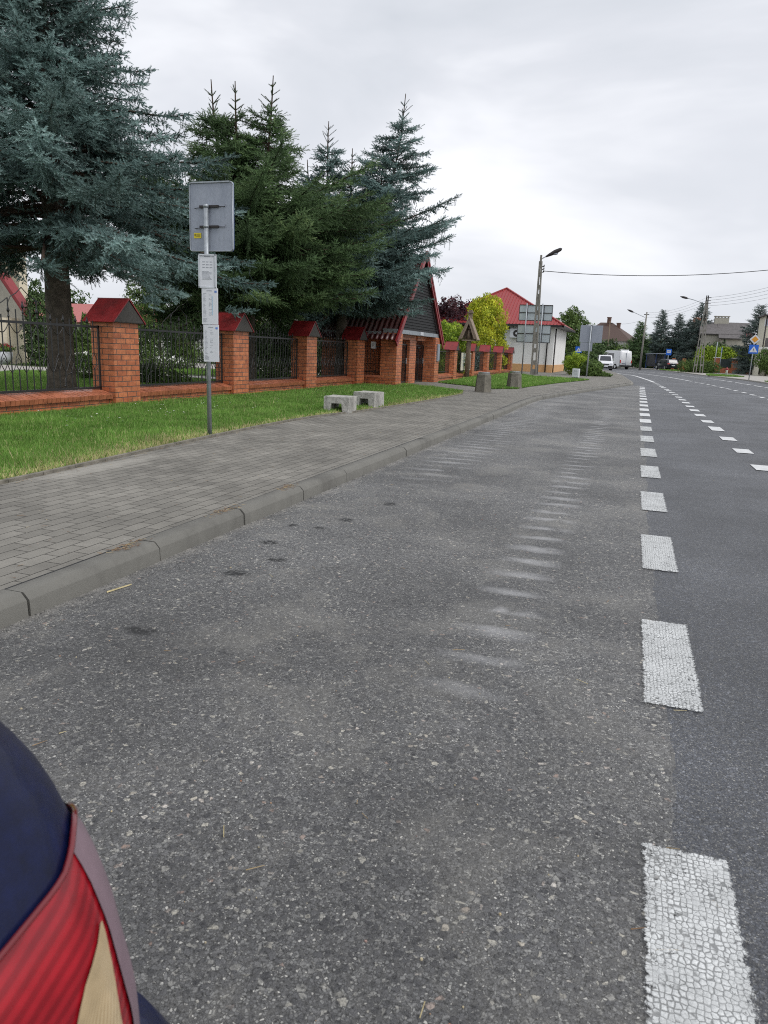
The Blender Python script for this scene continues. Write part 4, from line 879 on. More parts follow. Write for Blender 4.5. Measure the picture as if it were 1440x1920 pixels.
# big blue spruce, left
def prof1(z):
    return float(np.interp(z,[2.2,2.9,4.2,5.0,5.8,6.6,7.5,9,11],[3.6,4.5,4.9,4.1,2.8,2.2,1.75,1.5,.2]))
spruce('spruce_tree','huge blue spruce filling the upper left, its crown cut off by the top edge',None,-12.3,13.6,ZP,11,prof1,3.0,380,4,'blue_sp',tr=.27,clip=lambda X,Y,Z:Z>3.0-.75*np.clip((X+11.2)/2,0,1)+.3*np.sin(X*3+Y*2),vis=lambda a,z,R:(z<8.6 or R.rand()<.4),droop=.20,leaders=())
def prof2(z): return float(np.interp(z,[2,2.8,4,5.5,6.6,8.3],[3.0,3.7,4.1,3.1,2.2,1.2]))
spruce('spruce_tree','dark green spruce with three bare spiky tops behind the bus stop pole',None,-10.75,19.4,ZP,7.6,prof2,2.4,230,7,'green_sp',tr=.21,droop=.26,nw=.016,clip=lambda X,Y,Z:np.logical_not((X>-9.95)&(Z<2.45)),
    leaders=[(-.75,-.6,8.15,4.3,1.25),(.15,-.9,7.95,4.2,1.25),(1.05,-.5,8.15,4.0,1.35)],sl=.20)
def prof3(z): return float(np.interp(z,[2.3,3.2,4.6,5.8,6.8,8.5],[3.2,3.6,3.7,3.0,2.2,1.2]))
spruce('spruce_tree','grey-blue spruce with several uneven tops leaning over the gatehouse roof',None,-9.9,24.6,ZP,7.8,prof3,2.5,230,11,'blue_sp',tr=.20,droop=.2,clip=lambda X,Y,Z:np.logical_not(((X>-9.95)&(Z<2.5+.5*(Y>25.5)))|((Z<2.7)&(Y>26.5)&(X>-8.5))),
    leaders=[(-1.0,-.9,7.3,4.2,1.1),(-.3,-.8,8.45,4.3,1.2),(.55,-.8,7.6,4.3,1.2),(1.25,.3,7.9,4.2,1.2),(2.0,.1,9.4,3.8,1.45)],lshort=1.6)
# leafy crowns
def leafcloud(blobs,n,size,R,jit=.25,up=.2):
    V=[];T=[]; vol=np.array([b[3]*b[4]*b[5] for b in blobs])**(2/3.); vol/=vol.sum()
    for b,w_ in zip(blobs,vol):
        m=int(n*w_)+1; d=R.randn(m,3); d/=np.linalg.norm(d,axis=1,keepdims=True); 
        lob=1+jit*(np.sin(d[:,0]*5+b[0]*3)*np.sin(d[:,1]*6+b[1]*2)+.6*np.sin(d[:,2]*9+d[:,0]*7+b[2]))
        rad=(R.rand(m)**.33*.35+.68)*lob*np.where(R.rand(m)<.07,1.10,1)
        c=np.array(b[:3])+d*rad[:,None]*np.array(b[3:6])
        a=d+R.randn(m,3)*.7; a/=np.linalg.norm(a,axis=1,keepdims=True); u=np.cross(a,R.randn(m,3)); u/=np.linalg.norm(u,axis=1,keepdims=True); v=np.cross(a,u)+np.array([0,0,up]); s=size*R.uniform(.6,1.3,(m,1))
        q=np.stack([c-u*s*.5,c-v*s*.35+u*0,c+u*s*.5,c+v*s*.8],1); V.append(q.reshape(-1,3)); T.append(np.clip(R.beta(2,2,m)+.15*np.sin(c[:,0]*3)*np.sin(c[:,2]*3+c[:,1]),0,1))
    return np.concatenate(V),np.concatenate(T)
def leafy(name,label,cat,pos,blobs,n,size,fo,seed,trunk=None,group=None,up=.2,jit=.2):
    R=np.random.RandomState(seed); root=empty(name,pos,0,label,cat,group); V,T=leafcloud(blobs,n,size,R,up=up,jit=jit); np_mesh('crown',V,4,T,mt[fo],root)
    t=MB()
    if trunk: 
        h,r=trunk; t.tube([(0,0,-.1),(.03,0,h*.5),(0,.03,h)],[r*1.2,r,r*.6],n=8)
        for k in range(5): a=k*1.3; t.tube([(0,0,h*.8),(math.cos(a)*h*.25,math.sin(a)*h*.25,h*1.25)],[r*.5,r*.15],n=5)
    else:
        for k in range(4): a=k*1.6; t.tube([(0,0,-.05),(math.cos(a)*.2,math.sin(a)*.2,.6*max(b_[2] for b_ in blobs))],[.04,.015],n=5)
    t.build('trunk' if trunk else 'stem',mt['bark'],root); return root
def column(r,h,k=7,taper=.5,base=0):
    return [(0,0,base+h*(i+.5)/k,r*(1-taper*max(0,(i/k-.35)/.65)**1.3)*(.8 if i==0 else 1),r*(1-taper*max(0,(i/k-.35)/.65)**1.3)*(.8 if i==0 else 1),h/k*.9) for i in range(k)]
def at(px,py,Y,z=None):
    p=W(px,py,Y); return (p.x,p.y,p.z if z is None else z)
# yellow and lime thujas behind the second fence
leafy('thuja','big golden yellow thuja with orange tips in front of the white house','thuja',at(904,660,51,ZP),[(0,0,.8,1.5,1.5,1.1),(0,0,2.0,1.5,1.5,1.3),(.3,0,3.2,1.25,1.2,1.1),(-.2,0,3.9,.95,.9,.8),(.55,.2,4.4,.6,.6,.65),(-.55,0,4.35,.5,.5,.6),(.1,0,4.8,.4,.4,.5)],26000,.09,'yel_fo',21,up=.6)
leafy('thuja','rounded lime green thuja just right of the gatehouse gable','thuja',at(838,665,38,ZP),[(0,0,.7,1.0,1,.9),(0,0,1.6,1.0,1,.9),(.1,0,2.15,.75,.8,.62)],12000,.08,'lime_fo',22,up=.5)
leafy('thuja','narrow dark green thuja at the left corner of the white house','thuja',at(938,660,56,ZP),column(.45,3.1,6,.8),4500,.08,'dark_fo',23)
leafy('purple_tree','dark purple-leaved tree behind the gatehouse','tree',at(842,660,62,ZP),[(0,0,2.2,2.2,2,1.8),(-1,0,3.7,1.6,1.5,1.3),(1.0,0,3.9,1.5,1.5,1.2),(0,0,4.8,1.1,1.1,.9),(-2.2,0,4.4,.9,.9,1.3)],14000,.17,'pur_fo',24,trunk=(2,.12),jit=.35)
leafy('shrub','bluish juniper leaning through the far fence railings','shrub',at(868,690,45,ZP),[(0,0,.7,.8,1.6,.65),(.2,1.2,.9,.6,.9,.6)],4500,.08,'blue_sp',25)
leafy('shrub','dark green climber between the last two pillars of the far fence','shrub',at(896,690,49,ZP),[(0,0,.8,.7,2.2,.75),(.1,-1,1.1,.5,1,.6)],5500,.08,'dark_fo',26)
# garden plants seen through the first fence
def gt(label,px,Y,r,h,fo,seed,taper=.75,n=9500,sz=.07,cat='thuja',name='thuja'): return leafy(name,label,cat,at(px,690,Y,ZP),column(r,h,7,taper),n,sz,fo,seed,up=.6)
gt('tall dark columnar thuja beside the cream church wall',76,26,.62,3.4,'dark_fo',31)
gt('slim columnar thuja right of the big spruce trunk',138,31,.38,2.6,'mid_fo',32,.9)
gt('small slim thuja half hidden by the nearest brick pillar',163,33,.40,2.4,'mid_fo',33,.8)
gt('broad thuja just right of the nearest brick pillar',262,25,.85,3.5,'mid_fo',34,.7,7000)
gt('columnar thuja left of the timetables',345,31,.78,3.2,'mid_fo',35,.5,7000)
gt('bright yellow-green thuja behind the white banner',508,40,1.1,4.0,'lime_fo',36,.7,7000,.09)
gt('bluish tall thuja behind the white statue',548,38,1.1,4.2,'dark_fo',37,.6,7000,.09)
gt('dark thuja against the third brick pillar from the bus stop pole',594,31,.6,2.9,'dark_fo',38,.6)
gt('thin lime thuja beside the light blue notice board',606,42,.9,4.4,'lime_fo',39,.7,5000,.09)
leafy('shrub','rounded dark shrub on the garden lawn beside the nearest pillar','shrub',at(273,720,18.3,ZP),[(0,0,.28,.34,.34,.30),(.12,.1,.42,.24,.24,.2),(-.2,0,.25,.24,.24,.22)],2600,.045,'dark_fo',41)
leafy('shrub','small reddish-green shrub near the dark rounded shrub','shrub',at(312,716,19,ZP),[(0,0,.22,.42,.4,.25),(.5,0,.18,.3,.3,.2)],2200,.045,'mid_fo',42)
leafy('shrub','bushy dark garden pine behind the black railings','shrub',at(508,705,24.5,ZP),[(0,0,.7,.95,.9,.75),(.3,0,1.35,.75,.7,.6),(-.4,0,1.3,.6,.6,.55),(.1,0,1.75,.5,.5,.4)],9000,.07,'dark_fo',43)
leafy('shrub','bushy mid green conifer left of the white statue','shrub',at(498,700,28,ZP),[(0,0,1.2,1.3,1.1,1.0),(-.2,0,2.0,.9,.8,.7)],6500,.08,'mid_fo',44)
leafy('shrub','yellow globe shrub behind the big spruce trunk','shrub',at(86,650,33,ZP),[(0,0,.75,.6,.6,.6)],2200,.07,'yel_fo',45)
leafy('shrub','yellow globe shrub seen against the nearest brick pillar','shrub',at(163,650,34,ZP),[(0,0,.85,.55,.5,.6)],2000,.07,'yel_fo',46)
leafy('shrub','low green shrub with curved stems by the first railing end','shrub',at(160,728,19,ZP),[(0,0,.35,.4,.4,.4)],2200,.05,'mid_fo',47)
leafy('shrub','loose brown-green garden tree between nearest pillar and columnar thuja','shrub',at(300,680,30,ZP),[(0,0,2.3,1.3,1.2,1.1),(.4,0,3.2,.9,.9,.8),(-.6,0,1.5,.8,.8,.7)],5200,.08,'dark_fo',48,trunk=(2.4,.07),jit=.4)
leafy('hedge','long low dark hedge at the far side of the garden lawn','hedge',at(250,667,41,ZP),[(x,0,.40,.9,.5,.5) for x in np.arange(-4.6,7,.9)],9000,.07,'dark_fo',49)
leafy('hedge','dark green hedge closing the garden behind the statue','hedge',at(560,668,46,ZP),[(x,0,.9,1.4,.8,1.0) for x in np.arange(-6,8,1.4)],12000,.11,'dark_fo',50)
for k,(px,Y,h,s) in enumerate(((110,60,6.2,3.0),(200,64,5.0,2.6),(285,60,4.6,2.4),(395,62,6.0,3.0),(620,66,7.0,3.0),(560,70,6.0,3.2),(700,62,5.5,2.6))):
    leafy('tree',['broad dark tree behind the red-roofed hall, left of the nearest pillar','low dark tree behind the nearest brick pillar','round dark tree behind the garden, left of the timetables','dark tree closing the garden behind the timetables','tall dark tree behind the light blue notice board','wide dark tree far behind the white statue','dark tree behind the gatehouse roof'][k],'tree',at(px,660,Y,ZP),[(0,0,h*.45,s,s,h*.3),(-s*.5,0,h*.62,s*.6,s*.6,h*.24),(s*.4,0,h*.72,s*.6,s*.6,h*.24)],6500,.2,'dark_fo',60+k,trunk=(h*.4,.2),group='dark trees closing the garden',jit=.3)
# white flower bed and stones
def flowerbed(label,px,py,Y,w_,seed):
    R=np.random.RandomState(seed); root=empty('flower_bed',at(px,py,Y,ZP),0,label,'flower bed'); V,T=leafcloud([(x,0,.25,.3,.3,.28) for x in np.arange(-w_,w_,.35)],3500,.06,R); np_mesh('leaves',V,4,T,mt['mid_fo'],root)
    V,T=leafcloud([(x,-.1,.42,.22,.25,.16) for x in np.arange(-w_,w_,.45)],260,.085,R); np_mesh('petals',V,4,T,mt['flower'],root)
flowerbed('bed of white flowers right of the big spruce trunk',152,668,31,.9,71); flowerbed('bed of white flowers left of the timetables',300,664,29,1.5,72)
# ================================================================ CHURCH, HALL, GARDEN THINGS
ch=empty('church_porch',at(35,668,27,ZP),0,'cream church porch wall with a steep red roof edge at the left border','church')
o=MB(); o.b2((-6,.0,0),(.30,.5,5.2)); o.build('wall',mt['plaster'],ch)
o=MB(); o.b2((.0,-1.2,0),(.62,-.2,2.0)); o.b2((-2.0,-1.3,0),(-.6,-1.15,2.1)); o.build('buttress',mt['plaster'],ch)
o=MB()
a=W(-70,405,26)-ch.location; c=W(58,596,26)-ch.location
for k in range(4): o.bar((a.x,-.9+k*.02,a.z-k*.13),(c.x,-.9+k*.02,c.z-k*.13),.5 if k==0 else .10,.11)
o.build('roof',mt['redtrim'],ch)
o=MB(); o.add([(a.x,-.5,a.z-.55),(c.x-.1,-.5,c.z-.40),(c.x-.2,-.5,c.z-.55),(c.x-2.5,-.5,c.z-.45),(a.x,-.5,c.z-.4)],[(0,1,2,3,4)]); o.build('gable_panel',mt['gplaster'],ch)
fp=empty('flower_pot',at(8,668,25.5,ZP),0,'white round planter with red flowers before the church wall','planter'); o=MB(); o.lathe([(.0,0),(.18,0),(.32,.25),(.36,.5),(.33,.55),(.3,.5),(0,.48)],n=18); o.build('pot',mt['white'],fp)
R0=np.random.RandomState(5); V,T=leafcloud([(0,0,.68,.42,.4,.16)],420,.09,R0); np_mesh('plant',V,4,T,mt['mid_fo'],fp); V,T=leafcloud([(0,0,.78,.35,.3,.10)],90,.08,R0); np_mesh('blooms',V,4,T,mt['redtrim'],fp)
hall=empty('parish_hall',at(120,668,46,ZP),R_(4),'low white hall with a dull red roof behind the big spruce trunk','building')
o=MB(); o.b2((-5.5,0,0),(5.0,6,2.5)); o.build('wall',mt['wplaster'],hall)
o=MB(); o.prism([(-6,-.6,2.4),(-6,3,3.9),(-6,6.6,2.4),(-6,6.4,2.3),(-6,-.4,2.3)],(11.5,0,0)); o.build('roof',simple('faded_red_roof',(.42,.13,.12),.6,var=.1),hall)
for k in range(5):
    x=-4.5+k*1.9; q=MB(); q.b2((x,-.03,.7),(x+.9,.02,1.9)); wi=q.build('window',mt['white'],hall); q=MB(); q.b2((x+.07,-.04,.77),(x+.42,-.032,1.83)); q.b2((x+.48,-.04,.77),(x+.83,-.032,1.83)); q.build('pane',mt['glass'],wi)
nh=empty('white_building',at(400,668,43,ZP),R_(-5),'white two-storey building with a red porch roof glimpsed behind the timetables','building')
o=MB(); o.b2((-2.9,0,0),(4.6,5,5.0)); o.build('wall',mt['wplaster'],nh); o=MB(); o.b2((-3.2,-.4,5.0),(4.9,5.3,5.15)); o.prism([(-3.1,-.9,2.75),(-1.2,-.9,2.75),(-2.15,-.9,3.5)],(0,1,0)); o.build('roof',mt['redtrim'],nh)
o=MB(); o.b2((-2.9,-.06,0),(-1.7,.02,2.0)); o.build('door',mt['brownroof'],nh)
for k in range(3):
    x=-.6+k*1.7; q=MB(); q.b2((x,-.04,1.0),(x+1.,.02,2.3)); wi=q.build('window',mt['white'],nh); q=MB(); q.b2((x+.08,-.05,1.08),(x+.92,-.042,2.22)); q.build('pane',mt['glass'],wi)
bn=empty('banner',at(480,690,33,ZP),R_(-8),'white cloth banner with orange-red capital letters behind the railings','banner')
o=MB(); o.b2((-.95,-.015,.9),(.75,.015,2.75)); cl=o.build('cloth',simple('banner_cloth',(.62,.60,.58),.8,var=.08),bn)
o=MB(); o.bar((-1.0,.04,0),(-1.0,.04,2.85),.06); o.bar((.8,.04,0),(.8,.04,2.85),.06); o.build('posts',mt['wood'],bn)
for k,t in enumerate(('DOM PO','TROS','CI')): text_mesh('lettering',t,.36,mt['orange'],cl,(.02 if k<2 else .1,-.022,2.30-k*.46),(R_(90),0,0))
st=empty('statue',at(527,690,31,ZP),0,'white standing robed statue on a pedestal in the garden','statue')
o=MB(); o.b2((-.25,-.25,0),(.25,.25,1.25)); o.b2((-.3,-.3,1.25),(.3,.3,1.33)); o.build('pedestal',mt['oldc2'],st)
o=MB(); o.lathe([(0,0),(.20,0),(.205,.12),(.165,.45),(.15,.62),(.175,.78),(.16,.90),(.07,.97),(.055,1.0),(.08,1.05),(.088,1.12),(.07,1.2),(.0,1.24)],c=(0,0,1.33),n=16); o.tube([(.15,-.02,2.2),(.20,-.09,2.0),(.09,-.17,2.02)],[.05,.045,.03],n=8); o.tube([(-.15,-.02,2.2),(-.20,-.09,2.0),(-.09,-.17,2.02)],[.05,.045,.03],n=8); o.build('figure',mt['stat'],st)
nb=empty('notice_board',at(621,690,34,ZP),R_(12),'pale blue notice board on two posts by the last railings','notice board')
o=MB(); o.b2((-.42,-.03,.75),(.42,.03,1.75)); f=o.build('panel',mt['white'],nb); o=MB(); o.b2((-.34,-.036,.83),(.34,-.031,1.67)); o.build('sheet',mt['alu'],f); o=MB(); o.bar((-.45,.0,0),(-.45,0,1.9),.06); o.bar((.45,0,0),(.45,0,1.85),.06); o.build('posts',mt['galv'],nb)
sh=empty('wayside_shrine',at(876,690,37.5,ZP),0,'carved wooden wayside shrine with a steep shingled canopy before the golden thuja','shrine')
o=MB(); o.tube([(0,0,0),(.0,0,1.9),(0,0,2.5)],[.13,.12,.10],n=10); o.build('post',mt['wood'],sh)
o=MB()
for s in(-1,1): o.prism([(s*.50,-.3,1.95),(s*.46,-.3,1.90),(0,-.3,3.02),(0,-.3,3.1)],(0,.62,0))
o.prism([(-.46,.1,1.95),(.46,.1,1.95),(0,.1,3.05)],(0,.04,0)); o.prism([(-.46,-.28,1.98),(-.30,-.28,1.98),(0,-.28,2.75),(0,-.28,3.05)],(0,.03,0)); o.prism([(.46,-.28,1.98),(.30,-.28,1.98),(0,-.28,2.75),(0,-.28,3.05)],(0,.03,0)); o.b2((-.34,-.2,1.88),(.34,.24,1.94)); o.build('canopy',simple('shingle_wood',(.27,.21,.16),.85,var=.35,vscale=18,bmp=.8,bscale=30),sh)
o=MB(); o.b2((-.09,-.09,3.02),(.09,.09,3.4)); o.b2((-.14,-.12,3.26),(.14,.12,3.32)); o.build('finial',mt['wood'],sh)
o=MB(); o.tube([(0,-.12,1.98),(0,-.13,2.3),(0,-.12,2.42)],[.08,.07,.03],n=8); o.sphere((0,-.12,2.5),.06,8,6); o.build('carving',mt['wood'],sh)
# ---------------------------------------------------------------- white house with red hip roof
wh=empty('white_house',(-6.2,61.2,.1),0,'white house with a large red hip roof, peach plinth and air conditioner','house')
o=MB(); o.b2((-11,0,.62),(0,11,3.72)); o.build('wall',mt['wplaster'],wh)
o=MB(); o.b2((-11.03,-.03,-.1),(.03,11.03,.62)); o.build('plinth',mt['pplaster'],wh)
ap=W(950,541,66.5)-wh.location; x0,x1,y0,y1,ze=-10.6,.75,-.75,11.75,3.74
o=MB(); bk=(ap.x,7.0,ap.z); fr_=(ap.x,ap.y,ap.z)
o.add([(x0,y0,ze),(x1,y0,ze),(x1,y1,ze),(x0,y1,ze),fr_,bk],[(0,1,4),(1,2,5,4),(2,3,5),(3,0,4,5)])
n=42
for i in range(1,n):      # standing ribs on the front slope
    x=x0+(x1-x0)*i/n; f=(x-x0)/(ap.x-x0) if x<ap.x else (x1-x)/(x1-ap.x); p=Vector((x,y0,ze)); q=Vector((x,y0+(ap.y-y0)*f,ze+(ap.z-ze)*f)); o.bar(p+Vector((0,-.01,.02)),q+Vector((0,-.01,.02)),.05,.05)
for a in ((x0,y0),(x1,y0)): o.bar((*a,ze+.03),(ap.x,ap.y,ap.z+.05),.16,.10)
o.build('roof',simple('bright_red_metal',(.30,.035,.035),.45,var=.12),wh)
o=MB(); o.b2((x0,y0,3.58),(x1,y0+.12,3.735)); o.b2((x1-.12,y0,3.58),(x1,y1,3.735)); o.b2((x0+.1,y0+.12,3.60),(x1-.12,y1,3.70)); o.build('gutter',mt['black'],wh)
o=MB(); o.tube([(-.5,-.07,0),(-.5,-.07,3.4),(-.5,-.5,3.6)],.05,n=8); o.tube([(.07,.5,0),(.07,.5,3.5)],.05,n=8); o.build('drainpipe',mt['rust'],wh)
acp=W(967,625,60.9)-wh.location; o=MB(); o.box((acp.x,-.28,acp.z),(.95,.36,.72),bev=.03); ac=o.build('air_conditioner',mt['white'],wh); o=MB(); o.tube([(acp.x+.08,-.462,acp.z),(acp.x+.08,-.475,acp.z)],.27,n=24); o.build('fan_grille',mt['rust'],ac); o=MB(); o.tube([(acp.x+.08,-.476,acp.z),(acp.x+.08,-.483,acp.z)],.09,n=16); o.build('fan_hub',mt['white'],ac)
o=MB(); 
for px in(938,947,954): p=W(px,616,60.9)-wh.location; o.box((p.x,-.08,p.z+.05),(.14,.16,.12))
o.build('vent',mt['rust'],wh)
# ---------------------------------------------------------------- billboard seen from behind
bb=empty('billboard',(-6.55,53,.1),0,'back of a two-tier direction billboard with grey panels on slim steel posts','road sign')
o=MB()
for a,c in(((978,702),(994,560)),((1007,702),(1022,575))):
    p=W(a[0],a[1],53)-bb.location; o.tube([(p.x,0,0),(p.x,0,4.85)],.045,n=8)
o.build('post',mt['galv'],bb)
for (l,r_,t,b_) in ((974,1035,571,601),(970,1031,608,642)):
    A_=W(l,(t+b_)/2-8,53)-bb.location; B_=W(r_,(t+b_)/2+8,53)-bb.location; zt=(W((l+r_)/2,t+1,53)-bb.location).z; zb=(W((l+r_)/2,b_,53)-bb.location).z
    o=MB(); o.b2((A_.x,.08,zb),(B_.x,.11,zt)); pn=o.build('panel',mt['bbgrey'],bb); o=MB()
    for z in(zb,zb+(zt-zb)*.5,zt): o.bar((A_.x,.065,z),(B_.x,.065,z),.05)
    for f in(0,.25,.5,.75,1): x=A_.x+(B_.x-A_.x)*f; o.bar((x,.07,zb),(x,.07,zt),.03)
    o.build('frame',mt['rust'],pn)
# ---------------------------------------------------------------- concrete ladder pole with street lamp
def zpole(name,base,top,w0,w1,label,arm=None,cat='utility pole',group=None,legs=2,steps=9):
    r=empty(name,base,0,label,cat,group); T=Vector(top)-Vector(base); o=MB()
    for s in(-1,1): o.bar((s*w0/2,0,-.1),(T.x+s*w1/2,T.y,T.z),.10,.20)
    for k in range(steps+1):
        f=k/steps; c=T*f; w_=w0*(1-f)+w1*f; 
        if k%1==0: o.box((c.x,c.y,c.z),(w_,.16,.30 if k%3 else .8))
    o.build('pole',mt['concrete'],r)
    if arm:
        A_=[Vector(p)-Vector(base) for p in arm]; o=MB(); o.tube(A_,.035,n=8); ar=o.build('lamp_arm',mt['galv'],r)
        d=(A_[-1]-A_[-2]).normalized(); e=A_[-1]; o=MB(); o.tube([e-d*.1,e+d*.15,e+d*.55,e+d*.95,e+d*1.05],[.05,.10,.15,.11,.03],n=10); o.build('lamp_head',mt['rust'],r); o=MB(); o.sphere(tuple(e+d*.55+Vector((0,0,-.10))),(.22,.12,.09),10,6); o.build('lamp_glass',mt['alu'],r)
    o=MB(); c=T*.955
    for k in range(3): o.box((c.x+.16,c.y,c.z-.18*k),(.16,.08,.05)); o.lathe([(0,0),(.035,0),(.05,.04),(.03,.08),(.045,.11),(0,.13)],c=(c.x+.24,c.y,c.z-.18*k),n=8)
    o.build('insulator',mt['rust'],r); return r
tp=W(1014,490,52); zpole('street_lamp',(-6.47,52,.1),tp,.32,.12,'concrete ladder pole with a street lamp in front of the billboard',arm=[tp+Vector((0,0,-.4)),tp+Vector((.02,0,.1)),W(1018,484,52),W(1026,480,52)],cat='street lamp')
# far signs on the left of the road
def post_sign(name,label,cat,base,hp,parts_,lean=0,mat='galv',r=.035):
    g=empty(name,base,0,label,cat); o=MB(); o.tube([(0,0,-.05),(lean*hp,0,hp)],r,n=8); o.build('post',mt[mat],g)
    return g
def plate(g,name,cx,z,w_,h,matn,y=-.05,rot=0):
    o=MB(); M_=Matrix.Rotation(R_(rot),4,'Y'); o.box((cx,y,z),(w_,.02,h),M=M_); return o.build(name,mt[matn],g)
g=post_sign('road_sign','grey backs of two road signs on a leaning pole beside low bushes','road sign',(-2.98,53.6,.1),3.45,None,r=.05)
plate(g,'upper_plate',.04,2.93,1.50,1.16,'alu',.06); plate(g,'lower_plate',-.22,2.05,.82,.58,'alu',.06); o=MB(); o.bar((.04,.02,2.35),(.04,.02,3.5),.05); o.build('stiffener',mt['rust'],g)
def crossing(g,z,s,cx=0):
    p=plate(g,'crossing_plate',cx,z,s,s,'blue'); h=s/2*.86
    o=MB(); o.prism([(cx-h,-.064,z-h*.8),(cx+h,-.064,z-h*.8),(cx,-.064,z+h*.8)],(0,.003,0)); t=o.build('triangle',mt['white'],p)
    o=MB(); k=s*.5; o.bar((cx,-.068,z+.02*k),(cx,-.068,z-.2*k),.10*k,.004); o.bar((cx,-.068,z-.15*k),(cx+.22*k,-.068,z-.55*k),.07*k,.004); o.bar((cx,-.068,z-.15*k),(cx-.2*k,-.068,z-.52*k),.07*k,.004); o.bar((cx,-.068,z),(cx+.2*k,-.068,z-.2*k),.05*k,.004); o.bar((cx,-.068,z),(cx-.18*k,-.068,z-.18*k),.05*k,.004); o.sphere((cx,-.068,z+.16*k),(.07*k,.006,.07*k),8,5); o.build('walking_figure',mt['black'],t); return p
g=post_sign('crossing_sign','blue pedestrian crossing sign above the round yellow-green bush','road sign',(-5.25,76.4,.05),2.4,None); crossing(g,2.12,.62)
g=post_sign('direction_sign','small blue parking sign low beside the dark round bush','road sign',(-7.9,91,.05),1.9,None); p=plate(g,'sign_plate',0,1.72,.66,.42,'blue'); o=MB(); o.b2((-.2,-.068,1.62),(-.05,-.064,1.84)); o.b2((.05,-.068,1.62),(.22,-.064,1.74)); o.build('symbol',mt['white'],p)
ib=empty('sandbox',(-3.16,45.65,ZP),R_(-8),'small white upright box at the tip of the grass strip','box'); o=MB(); o.box((0,0,.36),(.40,.30,.52),bev=.02); o.build('body',mt['white'],ib); o=MB(); o.box((0,0,.05),(.34,.24,.10)); o.build('base',mt['oldc2'],ib); o=MB()
for k in range(4): o.b2((-.12,-.1535,.30+k*.07),(.10-.03*(k%2),-.151,.315+k*.07))
o.build('print',mt['ink'],ib)
leafy('shrub','round yellow-green bush behind the white box by the road bend','shrub',(-3.75,56.5,.1),[(-.1,0,.8,.95,.9,.75),(.5,.2,.6,.8,.8,.6)],9000,.08,'lime_fo',81)
leafy('shrub','darker green bush at the foot of the leaning sign pole','shrub',(-2.95,55.8,.1),[(0,0,.5,.75,.7,.55),(.3,.6,.7,.6,.6,.5)],6000,.08,'mid_fo',82)
leafy('shrub','low spreading green shrub reaching the pavement at the bend','shrub',(-2.35,56.6,.1),[(-.6,-.2,.14,.7,.5,.28),(.2,0,.12,.7,.6,.25)],4500,.07,'mid_fo',83)
leafy('shrub','round dark clipped bush beside the white house','shrub',at(1046,690,80,.05),[(0,0,.62,.95,.9,.68)],4500,.10,'dark_fo',84)
leafy('deciduous_tree','tall green deciduous tree right behind the white house','tree',at(1066,690,82,.05),[(-.3,0,2.1,2.0,2,1.4),(.2,0,3.7,1.7,1.6,1.3),(-.5,0,4.9,1.15,1.1,.95),(.5,0,4.7,1.0,1,.9),(0,0,5.8,.75,.75,.7),(1.1,0,3.1,1.1,1.1,1.0),(-1.5,0,3.3,1.0,1.1,1.1)],17000,.15,'mid_fo',85,trunk=(2,.16),jit=.35)
for k,(px,Y,w_,h,fo) in enumerate(((1040,100,3.2,3.2,'dark_fo'),(1062,104,3.0,3.4,'dark_fo'),(1095,108,3.2,3.4,'dark_fo'),(1118,118,2.2,4.0,'dark_fo'),(1130,126,2.4,4.6,'dark_fo'),(1150,126,2.6,3.9,'mid_fo'))):
    leafy('tree',['dark bush-like tree behind the low blue sign','dark spreading tree behind the pedestrian crossing sign','dark tree behind the grey sign plates','narrow dark tree left of the white vans','dark conifer-like tree in front of the brown-roofed house','rounder mid green tree just above the white camper van'][k],'tree',at(px,690,Y,0),[(0,0,h*.35,w_*.8,w_*.7,h*.3),(-w_*.3,0,h*.6,w_*.5,w_*.5,h*.28),(w_*.3,0,h*.68,w_*.45,w_*.45,h*.26)],5000,.2,fo,90+k,trunk=(h*.3,.12),group='trees beyond the bend on the left',jit=.35)
# ---------------------------------------------------------------- brown-roofed house beyond the bend
h2=empty('house',at(1135,690,142,0),R_(-12),'white house with a brown hipped roof and chimneys beyond the bend','house')
o=MB(); o.b2((-5.5,0,0),(3.2,8,4.9)); o.build('wall',mt['wplaster'],h2)
o=MB(); o.add([(-6.1,-.8,4.7),(4.3,-.8,4.6),(4.3,8.8,4.6),(-6.1,8.8,4.7),(-2.6,3.5,8.0),(-.4,3.5,8.0)],[(0,1,5,4),(1,2,5),(2,3,4,5),(3,0,4),(0,3,2,1)]); rf=o.build('roof',mt['brownroof'],h2)
for x in(-.9,.9): o=MB(); o.b2((x-.3,2.6,6.6),(x+.3,3.2,8.9 if x<0 else 7.9)); o.b2((x-.36,2.54,8.8 if x<0 else 7.8),(x+.36,3.26,8.95 if x<0 else 7.95)); o.build('chimney',simple('dull_chimney_brick',(.16,.09,.07),.9,var=.2),rf)
for k in range(3): o=MB(); o.b2((-3.6+k*2.2,-.04,2.9),(-2.5+k*2.2,.02,4.2)); o.build('window',mt['glass'],h2)
